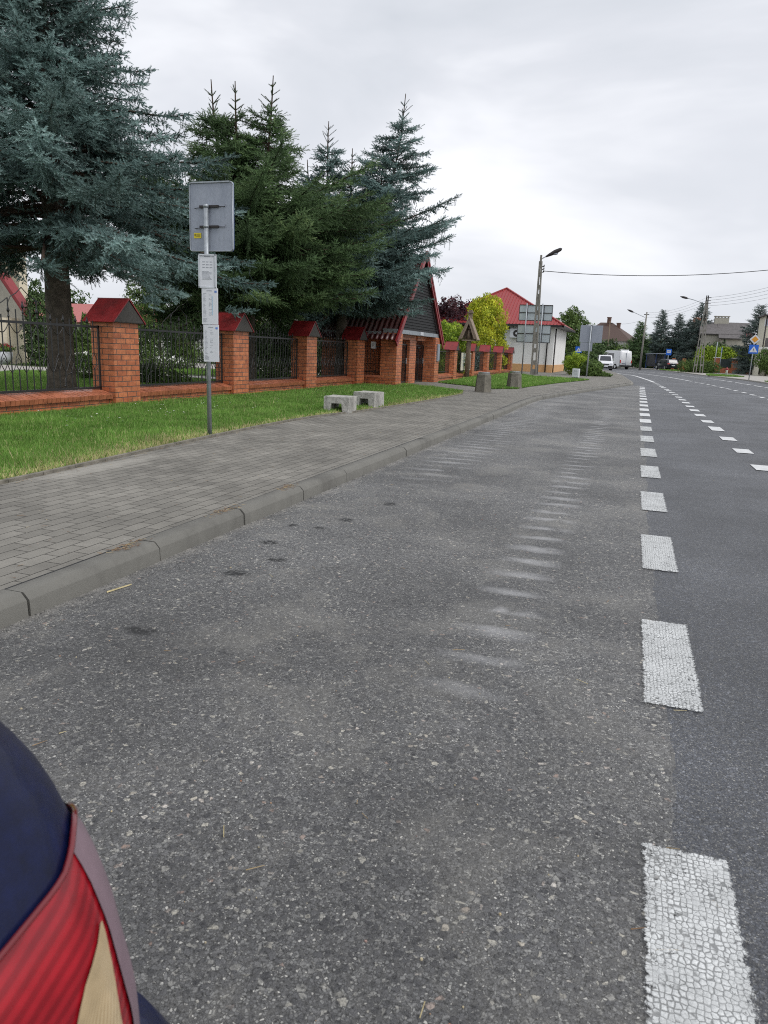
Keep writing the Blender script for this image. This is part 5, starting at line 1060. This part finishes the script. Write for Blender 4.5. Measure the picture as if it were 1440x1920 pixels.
# ---------------------------------------------------------------- right side of the street
def fs(label,px,Y,H,rad,seed,fo='far_sp',lead=()):
    pf=lambda z: float(np.interp(z,[.3,1.5,H*.5,H],[rad*1.15,rad*1.3,rad*.85,.15]))
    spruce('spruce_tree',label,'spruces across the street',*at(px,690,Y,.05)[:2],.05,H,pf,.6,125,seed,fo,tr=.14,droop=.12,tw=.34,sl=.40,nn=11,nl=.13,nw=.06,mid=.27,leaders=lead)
fs('blue spruce behind the bus shelter roof, leftmost of those across the street',1232,136,9.7,2.7,101)
fs('spruce with a split top right of the bus shelter sign',1264,138,9.2,2.6,102)
fs('wide dark spruce between the shelter sign and the tallest spruce',1284,136,8.2,2.6,103)
fs('tallest spruce across the street, just left of the A-shaped pole',1303,134,10.9,3.1,104)
fs('dark spruce between the grey-roofed house and the cream house at the right edge',1411,109,8.9,2.6,105)
fs('small drooping dark spruce left of the lamp pole with the pale concrete shaft',1193,135,7.6,2.2,106,'green_sp')
for k,(px,Y,r,h,fo) in enumerate(((1180,150,3.0,5.0,'mid_fo'),(1198,146,2.8,5.6,'mid_fo'),(1212,148,2.6,6.2,'mid_fo'),(1228,144,2.8,5.4,'mid_fo'),(1248,146,2.6,5.2,'mid_fo'),(1172,152,2.4,5.4,'dark_fo'),(1330,127,2.2,4.6,'dark_fo'))):
    leafy('tree',['round green tree right behind the white camper van','green tree between the camper van and the lamp pole','taller green tree at the foot of the pale lamp pole','bushy green tree left of the bus shelter','green bush-like tree above the bus shelter','narrow dark tree at the left end of the green row','dark green tree under the A-shaped pole'][k],'tree',at(px,692,Y,.05),[(0,0,h*.36,r,r*.8,h*.34),(-r*.4,0,h*.62,r*.6,r*.6,h*.26),(r*.4,0,h*.72,r*.55,r*.55,h*.24)],5200,.20,fo,110+k,trunk=(h*.3,.14),group='leafy trees across the street',jit=.35)
leafy('hedge','tall clipped green hedge along the brick fence across the street','hedge',at(1362,690,116,.05),[(x,0,1.75,1.0,.8,1.85) for x in np.arange(-3.4,4.9,.7)],24000,.18,'lime_fo',120,jit=.08)
leafy('bush','wide low green bush at the foot of the A-shaped pole','bush',at(1309,692,104,.05),[(x,0,.75,1.0,.8,.82) for x in (-1.6,-.7,.2,1.0,1.7)],8000,.11,'mid_fo',121)
leafy('tree','broad leafy bush at the right border behind the dark gate','tree',at(1437,690,100,.05),[(0,0,2,1.6,1.4,1.2),(.6,0,1.2,1.3,1.2,1.0)],3500,.16,'mid_fo',122,trunk=(1.5,.1))
# brick fence across the street
bf=empty('brick_fence',at(1342,698,112,.05),0,'red brick fence with dark solid panels in front of the tall hedge across the street','fence'); L0=bf.location
xs=[(W(px,690,112)).x-L0.x for px in (1342,1376,1412)]
for x in xs: o=MB(); o.b2((x-.35,-.3,0),(x+.35,.3,2.05)); pq=o.build('pillar',mt['brick'],bf); o=MB(); o.b2((x-.42,-.37,2.05),(x+.42,.37,2.15)); o.build('pillar_cap',mt['wplaster'],pq)
o=MB(); o.b2((xs[0]+.35,-.15,0),(xs[1]-.35,.15,.75)); o.b2((xs[1]+.35,-.15,0),(xs[2]-.35,.15,.75)); o.build('low_wall',mt['brick'],bf)
for a,c in((0,1),(1,2)): o=MB(); o.b2((xs[a]+.4,-.05,.8),(xs[c]-.4,.05,1.95)); o.build('panel',simple('dark_green_panel',(.02,.035,.035),.5),bf)
dg=empty('driveway_gate',at(1430,698,110,.05),0,'dark metal driveway gate at the right border','gate'); o=MB()
for k in range(22): x=-1.3+k*.16; o.bar((x,0,.15),(x,0,1.85),.09,.02)
o.bar((-1.35,.03,.2),(2.2,.03,.2),.05); o.bar((-1.35,.03,1.7),(2.2,.03,1.7),.05); o.build('leaf',mt['iron'],dg); o=MB(); o.box((1.9,-.05,1),(.05,.06,.2)); o.build('handle',mt['galv'],dg)
bf2=empty('brick_fence',at(1271,692,124,.05),0,'short stretch of red brick fence with two pillars right of the dark car','fence')
for x in(-.75,.75): o=MB(); o.b2((x-.25,-.25,0),(x+.25,.25,1.85)); o.build('pillar',mt['brick'],bf2)
o=MB(); o.b2((-.5,-.12,0),(.5,.12,.45)); o.build('low_wall',mt['brick'],bf2); o=MB(); o.b2((-.5,-.03,.5),(.5,.03,1.75)); o.build('panel',mt['iron'],bf2)
# dark fence boards left of the shelter
df=empty('garden_fence',at(1195,691,138,.05),0,'long dark wooden garden fence with pale posts under the trees right of the camper van','fence'); o=MB()
for k in range(10): o.b2((-3.6+k*.9,-.05,0),(-3.45+k*.9,.05,1.3))
o.build('posts',mt['oldc2'],df); o=MB(); o.b2((-3.6,.06,.25),(4.7,.09,1.25)); o.build('boards',simple('fence_boards',(.10,.05,.04),.8,var=.3),df)
# grey-roofed house
gh2=empty('house',at(1358,690,130,.05),0,'cream house with a weathered grey roof and long chimney behind the tall hedge','house'); L0=gh2.location
def lx(px,py,Y): p=W(px,py,Y)-L0; return p.x,p.z
xa=lx(1322,640,130)[0]; xb=lx(1402,640,130)[0]; zr=lx(1350,604,133)[1]; xm=lx(1345,640,130)[0]; xn=lx(1372,640,130)[0]; ze=lx(1345,625,130)[1]; ze2=lx(1360,633,129)[1]
o=MB(); o.b2((xa-.5,0,0),(xb,8,ze)); o.b2((xm+.4,-1.2,0),(xn+1.5,0,ze2)); o.build('wall',mt['gplaster'],gh2)
o=MB(); o.prism([(xa-.9,-.5,ze-.1),(xa-.9,4,zr),(xa-.9,8.6,ze-.1),(xa-.9,8.4,ze-.3),(xa-.9,-.3,ze-.3)],(xb-xa+1.3,0,0)); o.prism([(xm,-1.8,ze2-.1),(xm,3.9,zr+.02),(xm,3.9,zr-.3),(xm,-1.6,ze2-.3)],(xn-xm+1.2,0,0)); rf=o.build('roof',mt['eternit'],gh2)
cx0=lx(1341,598,133)[0]; cx1=lx(1368,598,133)[0]; o=MB(); o.b2((cx0,3.4,zr-.6),(cx1,4.4,zr+.75)); o.b2((cx0-.1,3.3,zr+.9),(cx1+.1,4.5,zr+1.0))
for k in range(5): x=cx0+.1+(cx1-cx0-.2)*k/4; o.b2((x-.08,3.5,zr+.75),(x+.08,4.3,zr+.9))
o.build('chimney',mt['gplaster'],rf)
o=MB(); o.tube([(xm+.9,-1.25,0),(xm+.9,-1.25,ze2-.2)],.09,n=8); o.build('drainpipe',mt['rust'],gh2)
orf=empty('house',at(1312,690,150,.05),0,'distant house showing only its orange-brown roof corner above the spruces','house'); p=W(1308,600,150)-orf.location; o=MB(); o.b2((p.x-.4,0,0),(p.x+1.4,6,p.z-.5)); o.build('wall',mt['gplaster'],orf); o=MB(); o.prism([(p.x-.6,-.5,p.z-.6),(p.x-.5,3,p.z+.6),(p.x-.6,6.5,p.z-.6)],(2.2,0,0)); o.build('roof',simple('orange_tile_roof',(.32,.12,.06),.8,var=.2),orf)
# cream house at the right border
ch2=empty('house',at(1428,690,102,.05),0,'two-storey cream house with a flat dark roof edge and balcony at the right border','house'); L0=ch2.location
x0=lx(1421,600,102)[0]; zt=lx(1430,592,102)[1]; o=MB(); o.b2((x0+.9,0,0),(x0+9,5,zt)); o.build('wall',simple('cream_wall',(.62,.59,.48),.85,var=.05),ch2)
o=MB(); o.b2((x0+.55,-.5,zt),(x0+9.3,5.3,zt+.16)); o.build('roof',mt['rust'],ch2)
o=MB(); o.tube([(x0+.98,-.08,.2),(x0+.98,-.08,zt)],.07,n=8); o.build('drainpipe',mt['rust'],ch2)
w0=lx(1435,598,102); w1=lx(1448,612,102); o=MB(); o.b2((w0[0],-.05,w1[1]),(w1[0],.03,w0[1])); wi=o.build('window',mt['white'],ch2); o=MB(); o.b2((w0[0]+.1,-.06,w1[1]+.1),(w1[0]-.1,-.052,w0[1]-.1)); o.build('pane',mt['alu'],wi)
z_=lx(1430,652,101)[1]; o=MB(); o.b2((x0+.6,-1.8,z_-.2),(x0+9,-.02,z_+.08)); bl=o.build('balcony',mt['wplaster'],ch2); o=MB(); o.b2((x0+.9,-1.75,z_+.08),(x0+9,-1.7,z_+1.15)); o.build('balcony_screen',mt['eternit'],bl)
rb=empty('canopy',at(1411,690,116,.05),0,'striped red and white awning beside the spruce near the right border','awning'); p=W(1411,628,116)-rb.location; o=MB()
for k in range(6): o.prism([(p.x-.8+k*.27,-.5,p.z-.3),(p.x-.8+k*.27,.3,p.z+.2),(p.x-.8+k*.27,.34,p.z+.15),(p.x-.8+k*.27,-.46,p.z-.36)],(.13,0,0))
o.build('stripes',mt['redtrim'],rb); o=MB(); o.b2((p.x-.85,.3,0),(p.x-.77,.38,p.z+.2)); o.b2((p.x+.75,.3,0),(p.x+.83,.38,p.z+.2)); o.b2((p.x-.85,-.5,p.z-.36),(p.x+.83,-.47,p.z-.28)); o.build('frame',mt['white'],rb)
# poles across the street
base=Vector((W(1306,690,100).x,100,.05)); tp5=W(1327,554,100)
r=empty('utility_pole',base,0,'A-shaped concrete utility pole with a long lamp arm across the street','street lamp'); T=tp5-base; o=MB(); bxl=W(1303,690,100).x-base.x; bxr=W(1316,690,100).x-base.x
for x in(bxl,bxr):
    for s in(-1,1): o.bar((x+s*.16,0,-.1),(T.x+s*.09,0,T.z),.10,.18)
    for k in range(9): f=k/9; o.box((x+(T.x-x)*f,0,T.z*f),(.36-.12*f,.15,.22))
o.build('pole',mt['concrete'],r)
arm=[W(1323,570,100)-base,W(1300,562,100)-base,W(1290,559.5,100)-base]; o=MB(); o.tube(arm,.04,n=8); o.build('lamp_arm',mt['galv'],r); e=arm[-1]; d=(arm[-1]-arm[-2]).normalized(); o=MB(); o.tube([e,e+d*.2,e+d*.6,e+d*.95],[.05,.13,.13,.03],n=8); o.build('lamp_head',mt['rust'],r)
o=MB(); 
for k in range(3): o.b2((T.x-.1,-.1,T.z-.3-k*.35),(T.x+.45,.0,T.z-.24-k*.35))
o.build('crossarm',mt['rust'],r)
def simple_pole(label,px0,py0,px1,py1,Y,armpts=None,mat='concrete',w_=.13):
    t=W(px1,py1,Y); b0=W(px0,py0,Y); dirx=(b0.x-t.x)/(b0.z-t.z); base=Vector((t.x+dirx*(.05-t.z),Y,.05)); r=empty('utility_pole',base,0,label,'utility pole'); T=t-base; o=MB(); o.tube([(0,0,-.1),(T.x,0,T.z)],[w_*1.35,w_*.8],n=6); o.build('pole',mt[mat],r)
    if armpts:
        A_=[W(*q,Y)-base for q in armpts]; o=MB(); o.tube(A_,.04,n=6); o.build('lamp_arm',mt['galv'],r); e=A_[-1]; d=(A_[-1]-A_[-2]).normalized(); o=MB(); o.tube([e,e+d*.2,e+d*.6,e+d*.95],[.05,.13,.13,.03],n=8); o.build('lamp_head',mt['rust'],r)
    o=MB(); o.b2((T.x-.35,-.05,T.z-.4),(T.x+.35,.05,T.z-.3)); o.build('crossarm',mt['rust'],r); return t
t4=simple_pole('pale concrete pole with a lamp arm rising from the green trees left of the spruces',1205,648,1213,585,112,[(1209,595),(1196,589),(1188,585.5)])
t3=simple_pole('thin wooden utility pole in front of the brown-roofed house',1139,655,1144,602,122,mat='wood',w_=.11)
def wire(name,a,c,sag,label,r=.010,n=14):
    a=Vector(a);c=Vector(c); P=[a.lerp(c,k/n)-Vector((0,0,sag*4*(k/n)*(1-k/n))) for k in range(n+1)]; o=MB(); o.tube(P,r,n=4); q=o.build(name,mt['iron']); tag(q,label,'wire'); return q
wire('overhead_cable',W(1018,508,52),W(1560,492,58),.55,'single dark cable running from the street lamp across the sky to the right border',.022)
for k,(pa,pb) in enumerate((((1328,558),(1480,528)),((1328,563),(1480,534)),((1328,568),(1480,541)),((1328,573),(1480,549)))):
    wire('overhead_cable',W(*pa,100),W(*pb,88),.25,['uppermost wire right of the A-shaped pole','second wire from the top right of the A-shaped pole','third wire from the top right of the A-shaped pole','lowest wire right of the A-shaped pole'][k],.012)
for k in range(3): wire('overhead_cable',tp5-Vector((0,0,.2+.35*k)),t4-Vector((0,0,.1+.3*k)),.5,['uppermost wire between the A-shaped pole and the pale lamp pole','middle wire between the A-shaped pole and the pale lamp pole','lowest wire between the A-shaped pole and the pale lamp pole'][k],.010)
wire('overhead_cable',t3-Vector((0,0,.3)),t4-Vector((0,0,.9)),.4,'wire from the thin wooden pole to the pale lamp pole',.012); 
# bus shelter, sign, posts
bsh=empty('bus_shelter',at(1228,692,132,.05),R_(-6),'small blue-framed bus shelter with a pale flat roof behind the dark car','bus shelter'); o=MB(); o.prism([(-1.7,-.7,2.35),(1.5,-.7,2.55),(1.5,-.7,2.65),(-1.7,-.7,2.45)],(0,1.6,0)); o.build('roof',mt['alu'],bsh); o=MB()
for x in(-1.5,0,1.35):
    for y in(-.55,.75): o.bar((x,y,0),(x,y,2.45),.06)
o.bar((-1.5,.75,.5),(1.35,.75,.5),.07); o.build('frame',simple('dark_blue_frame',(.01,.04,.16),.5),bsh); o=MB(); o.b2((-1.45,.73,.5),(1.3,.76,2.3)); o.b2((-1.5,-.5,.5),(-1.47,.7,2.3)); o.build('pane',mt['glass'],bsh); o=MB(); o.b2((-1.2,.3,.42),(1.0,.7,.48)); o.build('bench',mt['wood'],bsh)
g=post_sign('bus_stop_sign','small blue bus stop sign on a short pole beside the shelter','bus stop sign',at(1250,692,124,.05),3.1,None,r=.05); p=plate(g,'sign_plate',.02,2.75,.78,.95,'blue'); o=MB(); o.b2((-.26,-.066,2.62),(.30,-.062,3.02)); s_=o.build('bus_symbol',mt['white'],p); o=MB(); o.b2((-.18,-.071,2.78),(.22,-.068,2.85)); o.build('symbol_detail',mt['blue'],s_)
g=post_sign('signpost','bare grey leaning post in front of the brick fence across the street','post',(W(1338,697,108).x,108,.05),4.1,None,r=.06); o=MB(); o.b2((-.03,-.05,3.2),(.05,.4,4.0)); o.build('sign_plate',mt['galv'],g)
g=post_sign('signpost','thinner grey post with an edge-on blue sign right of the bare post','post',(W(1348,698,106).x,106,.05),3.4,None,r=.05); o=MB(); o.b2((-.02,-.05,2.7),(.03,.5,3.35)); o.build('sign_plate',mt['blue'],g)
g=post_sign('priority_sign','yellow and white diamond priority sign above a blue pedestrian crossing sign','road sign',(9.69,70.7,.09),3.75,None,r=.04)
crossing(g,2.60,.74,.02); p=plate(g,'priority_plate',.02,3.42,.60,.60,'white',rot=45); p2=plate(g,'priority_centre',.02,3.42,.38,.38,'amber',y=-.064,rot=45); p2.parent=p
hy=empty('hydrant',(9.6,86.4,.1),0,'small red and white hydrant post on the bright grass patch','hydrant'); o=MB(); o.lathe([(0,0),(.12,0),(.10,.55),(.13,.6),(.13,.72),(.08,.85),(0,.9)],n=10); o.build('body',mt['wplaster'],hy); o=MB(); o.lathe([(0,.62),(.14,.62),(.14,.7),(.09,.86),(0,.92)],n=10); o.tube([(-.2,0,.66),(.2,0,.66)],.05,n=8); o.build('cap',mt['redtrim'],hy)
# ================================================================ VEHICLES
def vehicle(name,label,cat,loc,rz,prof,width,paint,wheels,glass_side,front,rear,tum=.12,wr=.31,extras=None):
    """prof: side outline [(y,z)] nose at +y; front/rear: lists of (part,mat,[(x,z)x4],y) panels"""
    r=empty(name,loc,rz,label,cat); w2=width/2
    zmax=max(z for y,z in prof); zb=.95
    def hw(z,y=0): return w2*(1-tum*max(0,(z-zb)/(zmax-zb))**1.2)*(1 if z>.35 else .97)
    o=MB(); K=[-1,-.93,-.6,0,.6,.93,1]; n=len(prof); cy=sum(p[0] for p in prof)/n; cz=.8; vs=[]
    for k in K:
        sh=1 if abs(k)<.95 else .965
        for y,z in prof: vs.append((k*hw(z),cy+(y-cy)*sh,cz+(z-cz)*(1 if abs(k)<.95 else .97)))
    fs=[(a*n+i,a*n+(i+1)%n,(a+1)*n+(i+1)%n,(a+1)*n+i) for a in range(len(K)-1) for i in range(n)]
    o.add(vs,fs,True); o.add([vs[i] for i in range(n)],[tuple(range(n))]); o.add([vs[-n+i] for i in range(n)],[tuple(range(n))]); body=o.build('body',mt[paint],r)
    for s in(-1,1):
        for g in glass_side:
            o=MB(); P=[(s*(hw(z)+.012),y,z) for y,z in g]; Q=[(s*(hw(z)-.02),y,z) for y,z in g]; m=len(g); o.add(P+Q,[tuple(range(m)),tuple(range(m,2*m))]+[(i,(i+1)%m,m+(i+1)%m,m+i) for i in range(m)]); o.build('side_window',mt['glass'],body)
        for y in wheels:
            o=MB(); x=s*(w2-.09); o.tube([(x-.10,y,wr),(x+.10,y,wr)],wr,n=20,smooth=False); wh_=o.build('wheel',mt['tyre'],r); o=MB(); o.tube([(x+s*.085,y,wr),(x+s*.112,y,wr)],[wr*.62,wr*.58],n=16); o.build('rim',mt['silver'],wh_)
            o=MB(); o.tube([(s*(w2-.02),y,wr+.03),(s*(w2+.006),y,wr+.03)],wr*1.14,n=20); o.build('wheel_arch',mt['black'],body)
        o=MB(); o.box((s*(w2+.12),glass_side[0][0][0] if True else 0,1.12 if zmax<1.9 else 1.45),(.20,.12,.16 if zmax<1.9 else .3)); o.build('mirror',mt['black'] if paint=='dcar' else mt[paint],body)
    for lst in(front,rear):
        for part,mat,quad in lst:
            o=MB(); m=len(quad); c=Vector((0,0,0)); P=[Vector(p) for p in quad]; nr=(P[1]-P[0]).cross(P[2]-P[0]).normalized(); 
            if (nr.y>0)!=(lst is front): nr=-nr
            o.add([p+nr*.03 for p in P]+[p-nr*.03 for p in P],[tuple(range(m)),tuple(range(m,2*m))]+[(i,(i+1)%m,m+(i+1)%m,m+i) for i in range(m)]); o.build(part,mt[mat],body)
    return r
def q4(x0,x1,z0,z1,y0,y1,k=0): return [(x0,y0,z0),(x1,y0,z0),(x1-k,y1,z1),(x0+k,y1,z1)]
# small white van, facing the camera
pr=[(-2.05,.35),(-2.08,.9),(-2.02,1.70),(-1.9,1.82),(.15,1.84),(.38,1.76),(1.05,1.12),(1.9,.92),(2.05,.75),(2.08,.35),(1.9,.24),(-1.9,.24)]
vehicle('white_van','small white delivery van driving towards the camera in front of the camper van','van',(-3.35,97.5,.005),R_(180+6),pr,1.74,'wcar',(1.25,-1.3),[[(.95,1.12),(.35,1.66),(-.45,1.68),(-.45,1.12)]],
 [('windscreen','glass',q4(-.70,.70,1.16,1.70,1.02,.46,.10)),('headlight','alu',q4(-.80,-.50,.66,.84,2.04,1.99)),('headlight','alu',q4(.50,.80,.66,.84,2.04,1.99)),('grille','black',q4(-.42,.42,.66,.80,2.06,2.04)),('bumper','black',q4(-.82,.82,.28,.55,2.07,2.09)),('number_plate','white',q4(-.26,.26,.42,.53,2.13,2.13))],
 [('rear_window','glass',q4(-.6,.6,1.1,1.6,-2.07,-2.04))],tum=.12)
# camper van seen from behind
pr=[(-2.8,.45),(-2.85,1.2),(-2.75,2.45),(-2.6,2.62),(1.0,2.62),(1.35,2.50),(2.1,1.45),(2.75,1.15),(2.85,.6),(2.8,.35),(-2.7,.35)]
vehicle('camper_van','large white high-roofed van seen from behind, turning away by the trees','van',(-2.55,115,.005),R_(34),pr,2.05,'wcar',(1.8,-1.75),[[(1.9,1.45),(1.35,2.25),(.6,2.28),(.6,1.45)],[(.4,1.5),(.4,2.25),(-1.1,2.25),(-1.1,1.5)]],
 [('windscreen','glass',q4(-.85,.85,1.5,2.35,2.08,1.45,.1))],
 [('rear_door_seam','alu',q4(-.02,.02,.6,2.4,-2.86,-2.80)),('tail_light','redl',q4(-.98,-.86,.9,1.3,-2.86,-2.85)),('tail_light','redl',q4(.86,.98,.9,1.3,-2.86,-2.85)),('number_plate','alu',q4(-.6,-.1,.8,.92,-2.86,-2.86)),('bumper','black',q4(-.98,.98,.38,.58,-2.86,-2.87)),('roof_rack','wcar',q4(-.75,.55,2.60,2.78,-2.5,-2.45))],tum=.10,wr=.34)
# dark SUV seen from behind
pr=[(-2.1,.40),(-2.16,.75),(-2.08,1.05),(-1.72,1.52),(-1.45,1.62),(.2,1.64),(.5,1.58),(1.05,1.12),(1.95,.98),(2.12,.75),(2.12,.40),(1.9,.26),(-1.9,.26)]
vehicle('dark_car','dark blue hatchback parked with its rear to the camera in front of the bus shelter','car',(4.95,121.5,.10),R_(24),pr,1.88,'dcar',(1.3,-1.35),[[(.95,1.12),(.42,1.50),(-.35,1.54),(-.35,1.10)],[(-.42,1.10),(-.42,1.54),(-1.25,1.5),(-1.45,1.15)]],
 [('windscreen','glass',q4(-.72,.72,1.14,1.52,1.02,.58,.1))],
 [('rear_window','glass',q4(-.68,.68,1.10,1.47,-2.06,-1.78,.08)),('tail_light','redl',q4(-.92,-.55,.86,1.0,-2.15,-2.10)),('tail_light','redl',q4(.55,.92,.86,1.0,-2.15,-2.10)),('number_plate','white',q4(-.27,.27,.62,.76,-2.19,-2.19)),('bumper','black',q4(-.88,.88,.32,.5,-2.16,-2.18)),('emblem','silver',q4(-.06,.06,.9,1.0,-2.15,-2.13))],tum=.2,wr=.34)
# ---------------------------------------------------------------- near car, only its rear corner shows
XS=-.462; YR=.575; RC=.13
def ins(z):   # inward lean of side (sx) and rear (sy) with height
    Z=[.2,.5,.6,.7,.8,.85,.9,.95,1.0,1.1,1.42]
    x=float(np.interp(z,Z,[-.455,-.432,-.43,-.43,-.455,-.475,-.50,-.525,-.55,-.61,-.76])); y=float(np.interp(z,Z,[.58,.61,.61,.60,.60,.60,.60,.59,.565,.49,.22])); return XS-x,YR-y
def car(u,z,off=0,rc=None):
    sx,sy=ins(z); xs=XS-sx; yr=YR-sy; rc=(rc or RC); Larc=rc*math.pi/2
    if u<0: return (xs+off,yr-rc+u,z)
    if u<Larc:
        a=u/rc; return (xs-rc+(rc+off)*math.cos(a),yr-rc+(rc+off)*math.sin(a),z)
    return (xs-rc-(u-Larc),yr+off,z)
nc=empty('parked_car',(-1.3,-1.3,0),0,'dark navy car corner with a red and cream tail light at the lower left border','car'); NL=Vector(nc.location)
def nb_(o,name,mat,par,smooth=True):
    q=o.build(name,mt[mat] if isinstance(mat,str) else mat,par); 
    q.data.transform(Matrix.Translation(-NL+Vector((0,0,-.018)))); return q
ZL=[.24,.36,.5,.6,.66,.72,.77,.81,.85,.88,.91,.94,.97,1.0,1.04,1.1,1.2,1.3,1.42]
def full(z,off=0,n=14):
    R1=[car(-3.4+3.4*k/8,z,off) for k in range(8)]+[car(RC*1.57*k/n,z,off) for k in range(n)]+[car(RC*1.57+.001+ (1.36-2*ins(z)[0])*k/6,z,off) for k in range(7)]
    xl=-2.12+ins(z)[0]; out=R1+[(xl,YR-ins(z)[1]-.1,z),(xl,-3.1,z),(xl+.2,-3.3,z),(-1.3,-3.4+min(0,0),z),(XS-.2,-3.3,z)]
    return out
o=MB(); rings=[full(z) for z in ZL]; n=len(rings[0]); vs=[p for r_ in rings for p in r_]; fs=[(j*n+i,j*n+(i+1)%n,(j+1)*n+(i+1)%n,(j+1)*n+i) for j in range(len(ZL)-1) for i in range(n)]
o.add(vs,fs,True); o.add(rings[-1],[tuple(range(n))]); o.add(rings[0],[tuple(range(n))[::-1]]); body=nb_(o,'body','navy',nc)
# bumper: thicker band low down
o=MB(); prof=[(.22,.0),(.26,.055),(.44,.066),(.54,.062),(.585,.038),(.60,.002)]; rings=[[car(u,z,off,RC+.0) for u in [-1.2,-.8,-.4,-.2,-.05]+[RC*1.57*k/10 for k in range(11)]+[RC*1.57+.2,RC*1.57+.7,RC*1.57+1.2]] for z,off in prof]; n=len(rings[0]); o.add([p for r_ in rings for p in r_],[(j*n+i,j*n+i+1,(j+1)*n+i+1,(j+1)*n+i) for j in range(len(prof)-1) for i in range(n-1)],True); nb_(o,'bumper','navy',nc)
# lamp: lens material with slanted ribs
def lensmat(name,c1,c2,sc,rot,rough=.12):
    m,nt,N,L,B=newmat(name); v=coords(N,L,uv=True); mp=N.new('ShaderNodeMapping'); mp.inputs['Rotation'].default_value=(0,0,R_(rot)); L.new(v,mp.inputs[0]); w_=tex(N,L,'Wave',sc,mp.outputs[0],Distortion=.6); w_.inputs['Detail'].default_value=2; r=ramp(N,[(.2,c1),(.8,c2)]); L.new(w_.outputs['Fac'],r.inputs[0])
    n=tex(N,L,'Noise',22,coords(N,L),Detail=5.); rn=ramp(N,[(.35,.8),(.65,1.15)]); L.new(n.outputs[0],rn.inputs[0]); c=mixc(N,L,1.,r.outputs[0],rn.outputs[0],'MULTIPLY')
    L.new(c,B.inputs['Base Color']); B.inputs['Roughness'].default_value=rough; B.inputs['Coat Weight'].default_value=.5; B.inputs['Coat Roughness'].default_value=.22; B.inputs['Specular IOR Level'].default_value=.3; return m
lred=lensmat('ribbed_red_lens',(.22,.006,.012),(.33,.010,.018),20,80,.22); lcream=lensmat('ribbed_cream_lens',(.40,.29,.16),(.52,.41,.25),45,20,.2); lrim=simple('dusty_clear_rim',(.21,.145,.17),.5,var=.12,vscale=20,coat=.1); ldark=simple('dark_red_bead',(.14,.004,.008),.12,coat=.8)
def patch(name,mat,par,off,zs,u0,u1,nu=26,nz=22):
    o=MB(); 
    def F(a,b): z=zs[0]+(zs[1]-zs[0])*b; return car(u0(z)+(u1(z)-u0(z))*a,z,off(u0(z)+(u1(z)-u0(z))*a,z) if callable(off) else off)
    o.grid(F,nu,nz); q=nb_(o,name,mat,par); 
    uvl=q.data.uv_layers['UVMap'].data; data=[]
    for lp in q.data.loops: i=lp.vertex_index; data+= [(u0(zs[0])+(u1(zs[0])-u0(zs[0]))*(i%(nu+1))/nu),zs[0]+(zs[1]-zs[0])*(i//(nu+1))/nz]
    uvl.foreach_set('uv',data); return q
LT=lambda u: float(np.interp(u,[-.6,-.25,-.06,.03,.074,.095,.15],[.82,.843,.860,.873,.888,.889,.872]))
# red lens: grid in (u, fraction of height)
def lens(name,mat,par,off,u0,u1,zb,ztf,nu=40,nz=16,bulge=.004):
    o=MB()
    def F(a,b): u=u0+(u1-u0)*a; z=zb+(ztf(u)-zb)*b; e=bulge*(1-(2*b-1)**6); return car(u,z,off+e)
    o.grid(F,nu,nz); q=nb_(o,name,mat,par); data=[]
    for lp in q.data.loops: i=lp.vertex_index; data+=[u0+(u1-u0)*(i%(nu+1))/nu,zb+b_ if False else (i//(nu+1))/nz*.3]
    q.data.uv_layers['UVMap'].data.foreach_set('uv',data); return q
tl=lens('tail_light',lred,nc,.004,-.50,.075,.60,LT)
lens('clear_rim',lrim,tl,.0055,.056,.26,.60,lambda u:LT(u)-.0,nu=14,bulge=.005)
patch('cream_lens',lcream,tl,lambda u,z:.0105,(.60,.812),lambda z:float(np.interp(z,[.6,.70,.745,.785,.812],[-.06,-.045,-.03,.004,.044])),lambda z:float(np.interp(z,[.6,.71,.76,.812],[.026,.033,.042,.048])))
o=MB(); o.tube([car(u,LT(u)+.001,.006) for u in np.linspace(-.5,.15,50)],.0034,n=8); nb_(o,'lens_bead',ldark,tl)
for y in (-.35,-2.75):
    o=MB(); o.tube([(XS-.22,y,.30),(XS-.02,y,.30)],.30,n=28); wv=nb_(o,'wheel','tyre',nc); o=MB(); o.tube([(XS-.03,y,.30),(XS-.005,y,.30)],[.19,.18],n=20); nb_(o,'rim','silver',wv)
o=MB(); P=[car(-2.3,1.02,.004),car(-.30,1.02,.004),car(-.45,1.33,.004),car(-1.9,1.33,.004)]; o.add(P,[(0,1,2,3)]); nb_(o,'side_window','glass',body)
o=MB(); P=[(-.68,YR-ins(1.02)[1]+.005,1.02),(-1.92,YR-ins(1.02)[1]+.005,1.02),(-1.8,YR-ins(1.34)[1]+.005,1.34),(-.80,YR-ins(1.34)[1]+.005,1.34)]; o.add(P,[(0,1,2,3)]); nb_(o,'rear_window','glass',body)
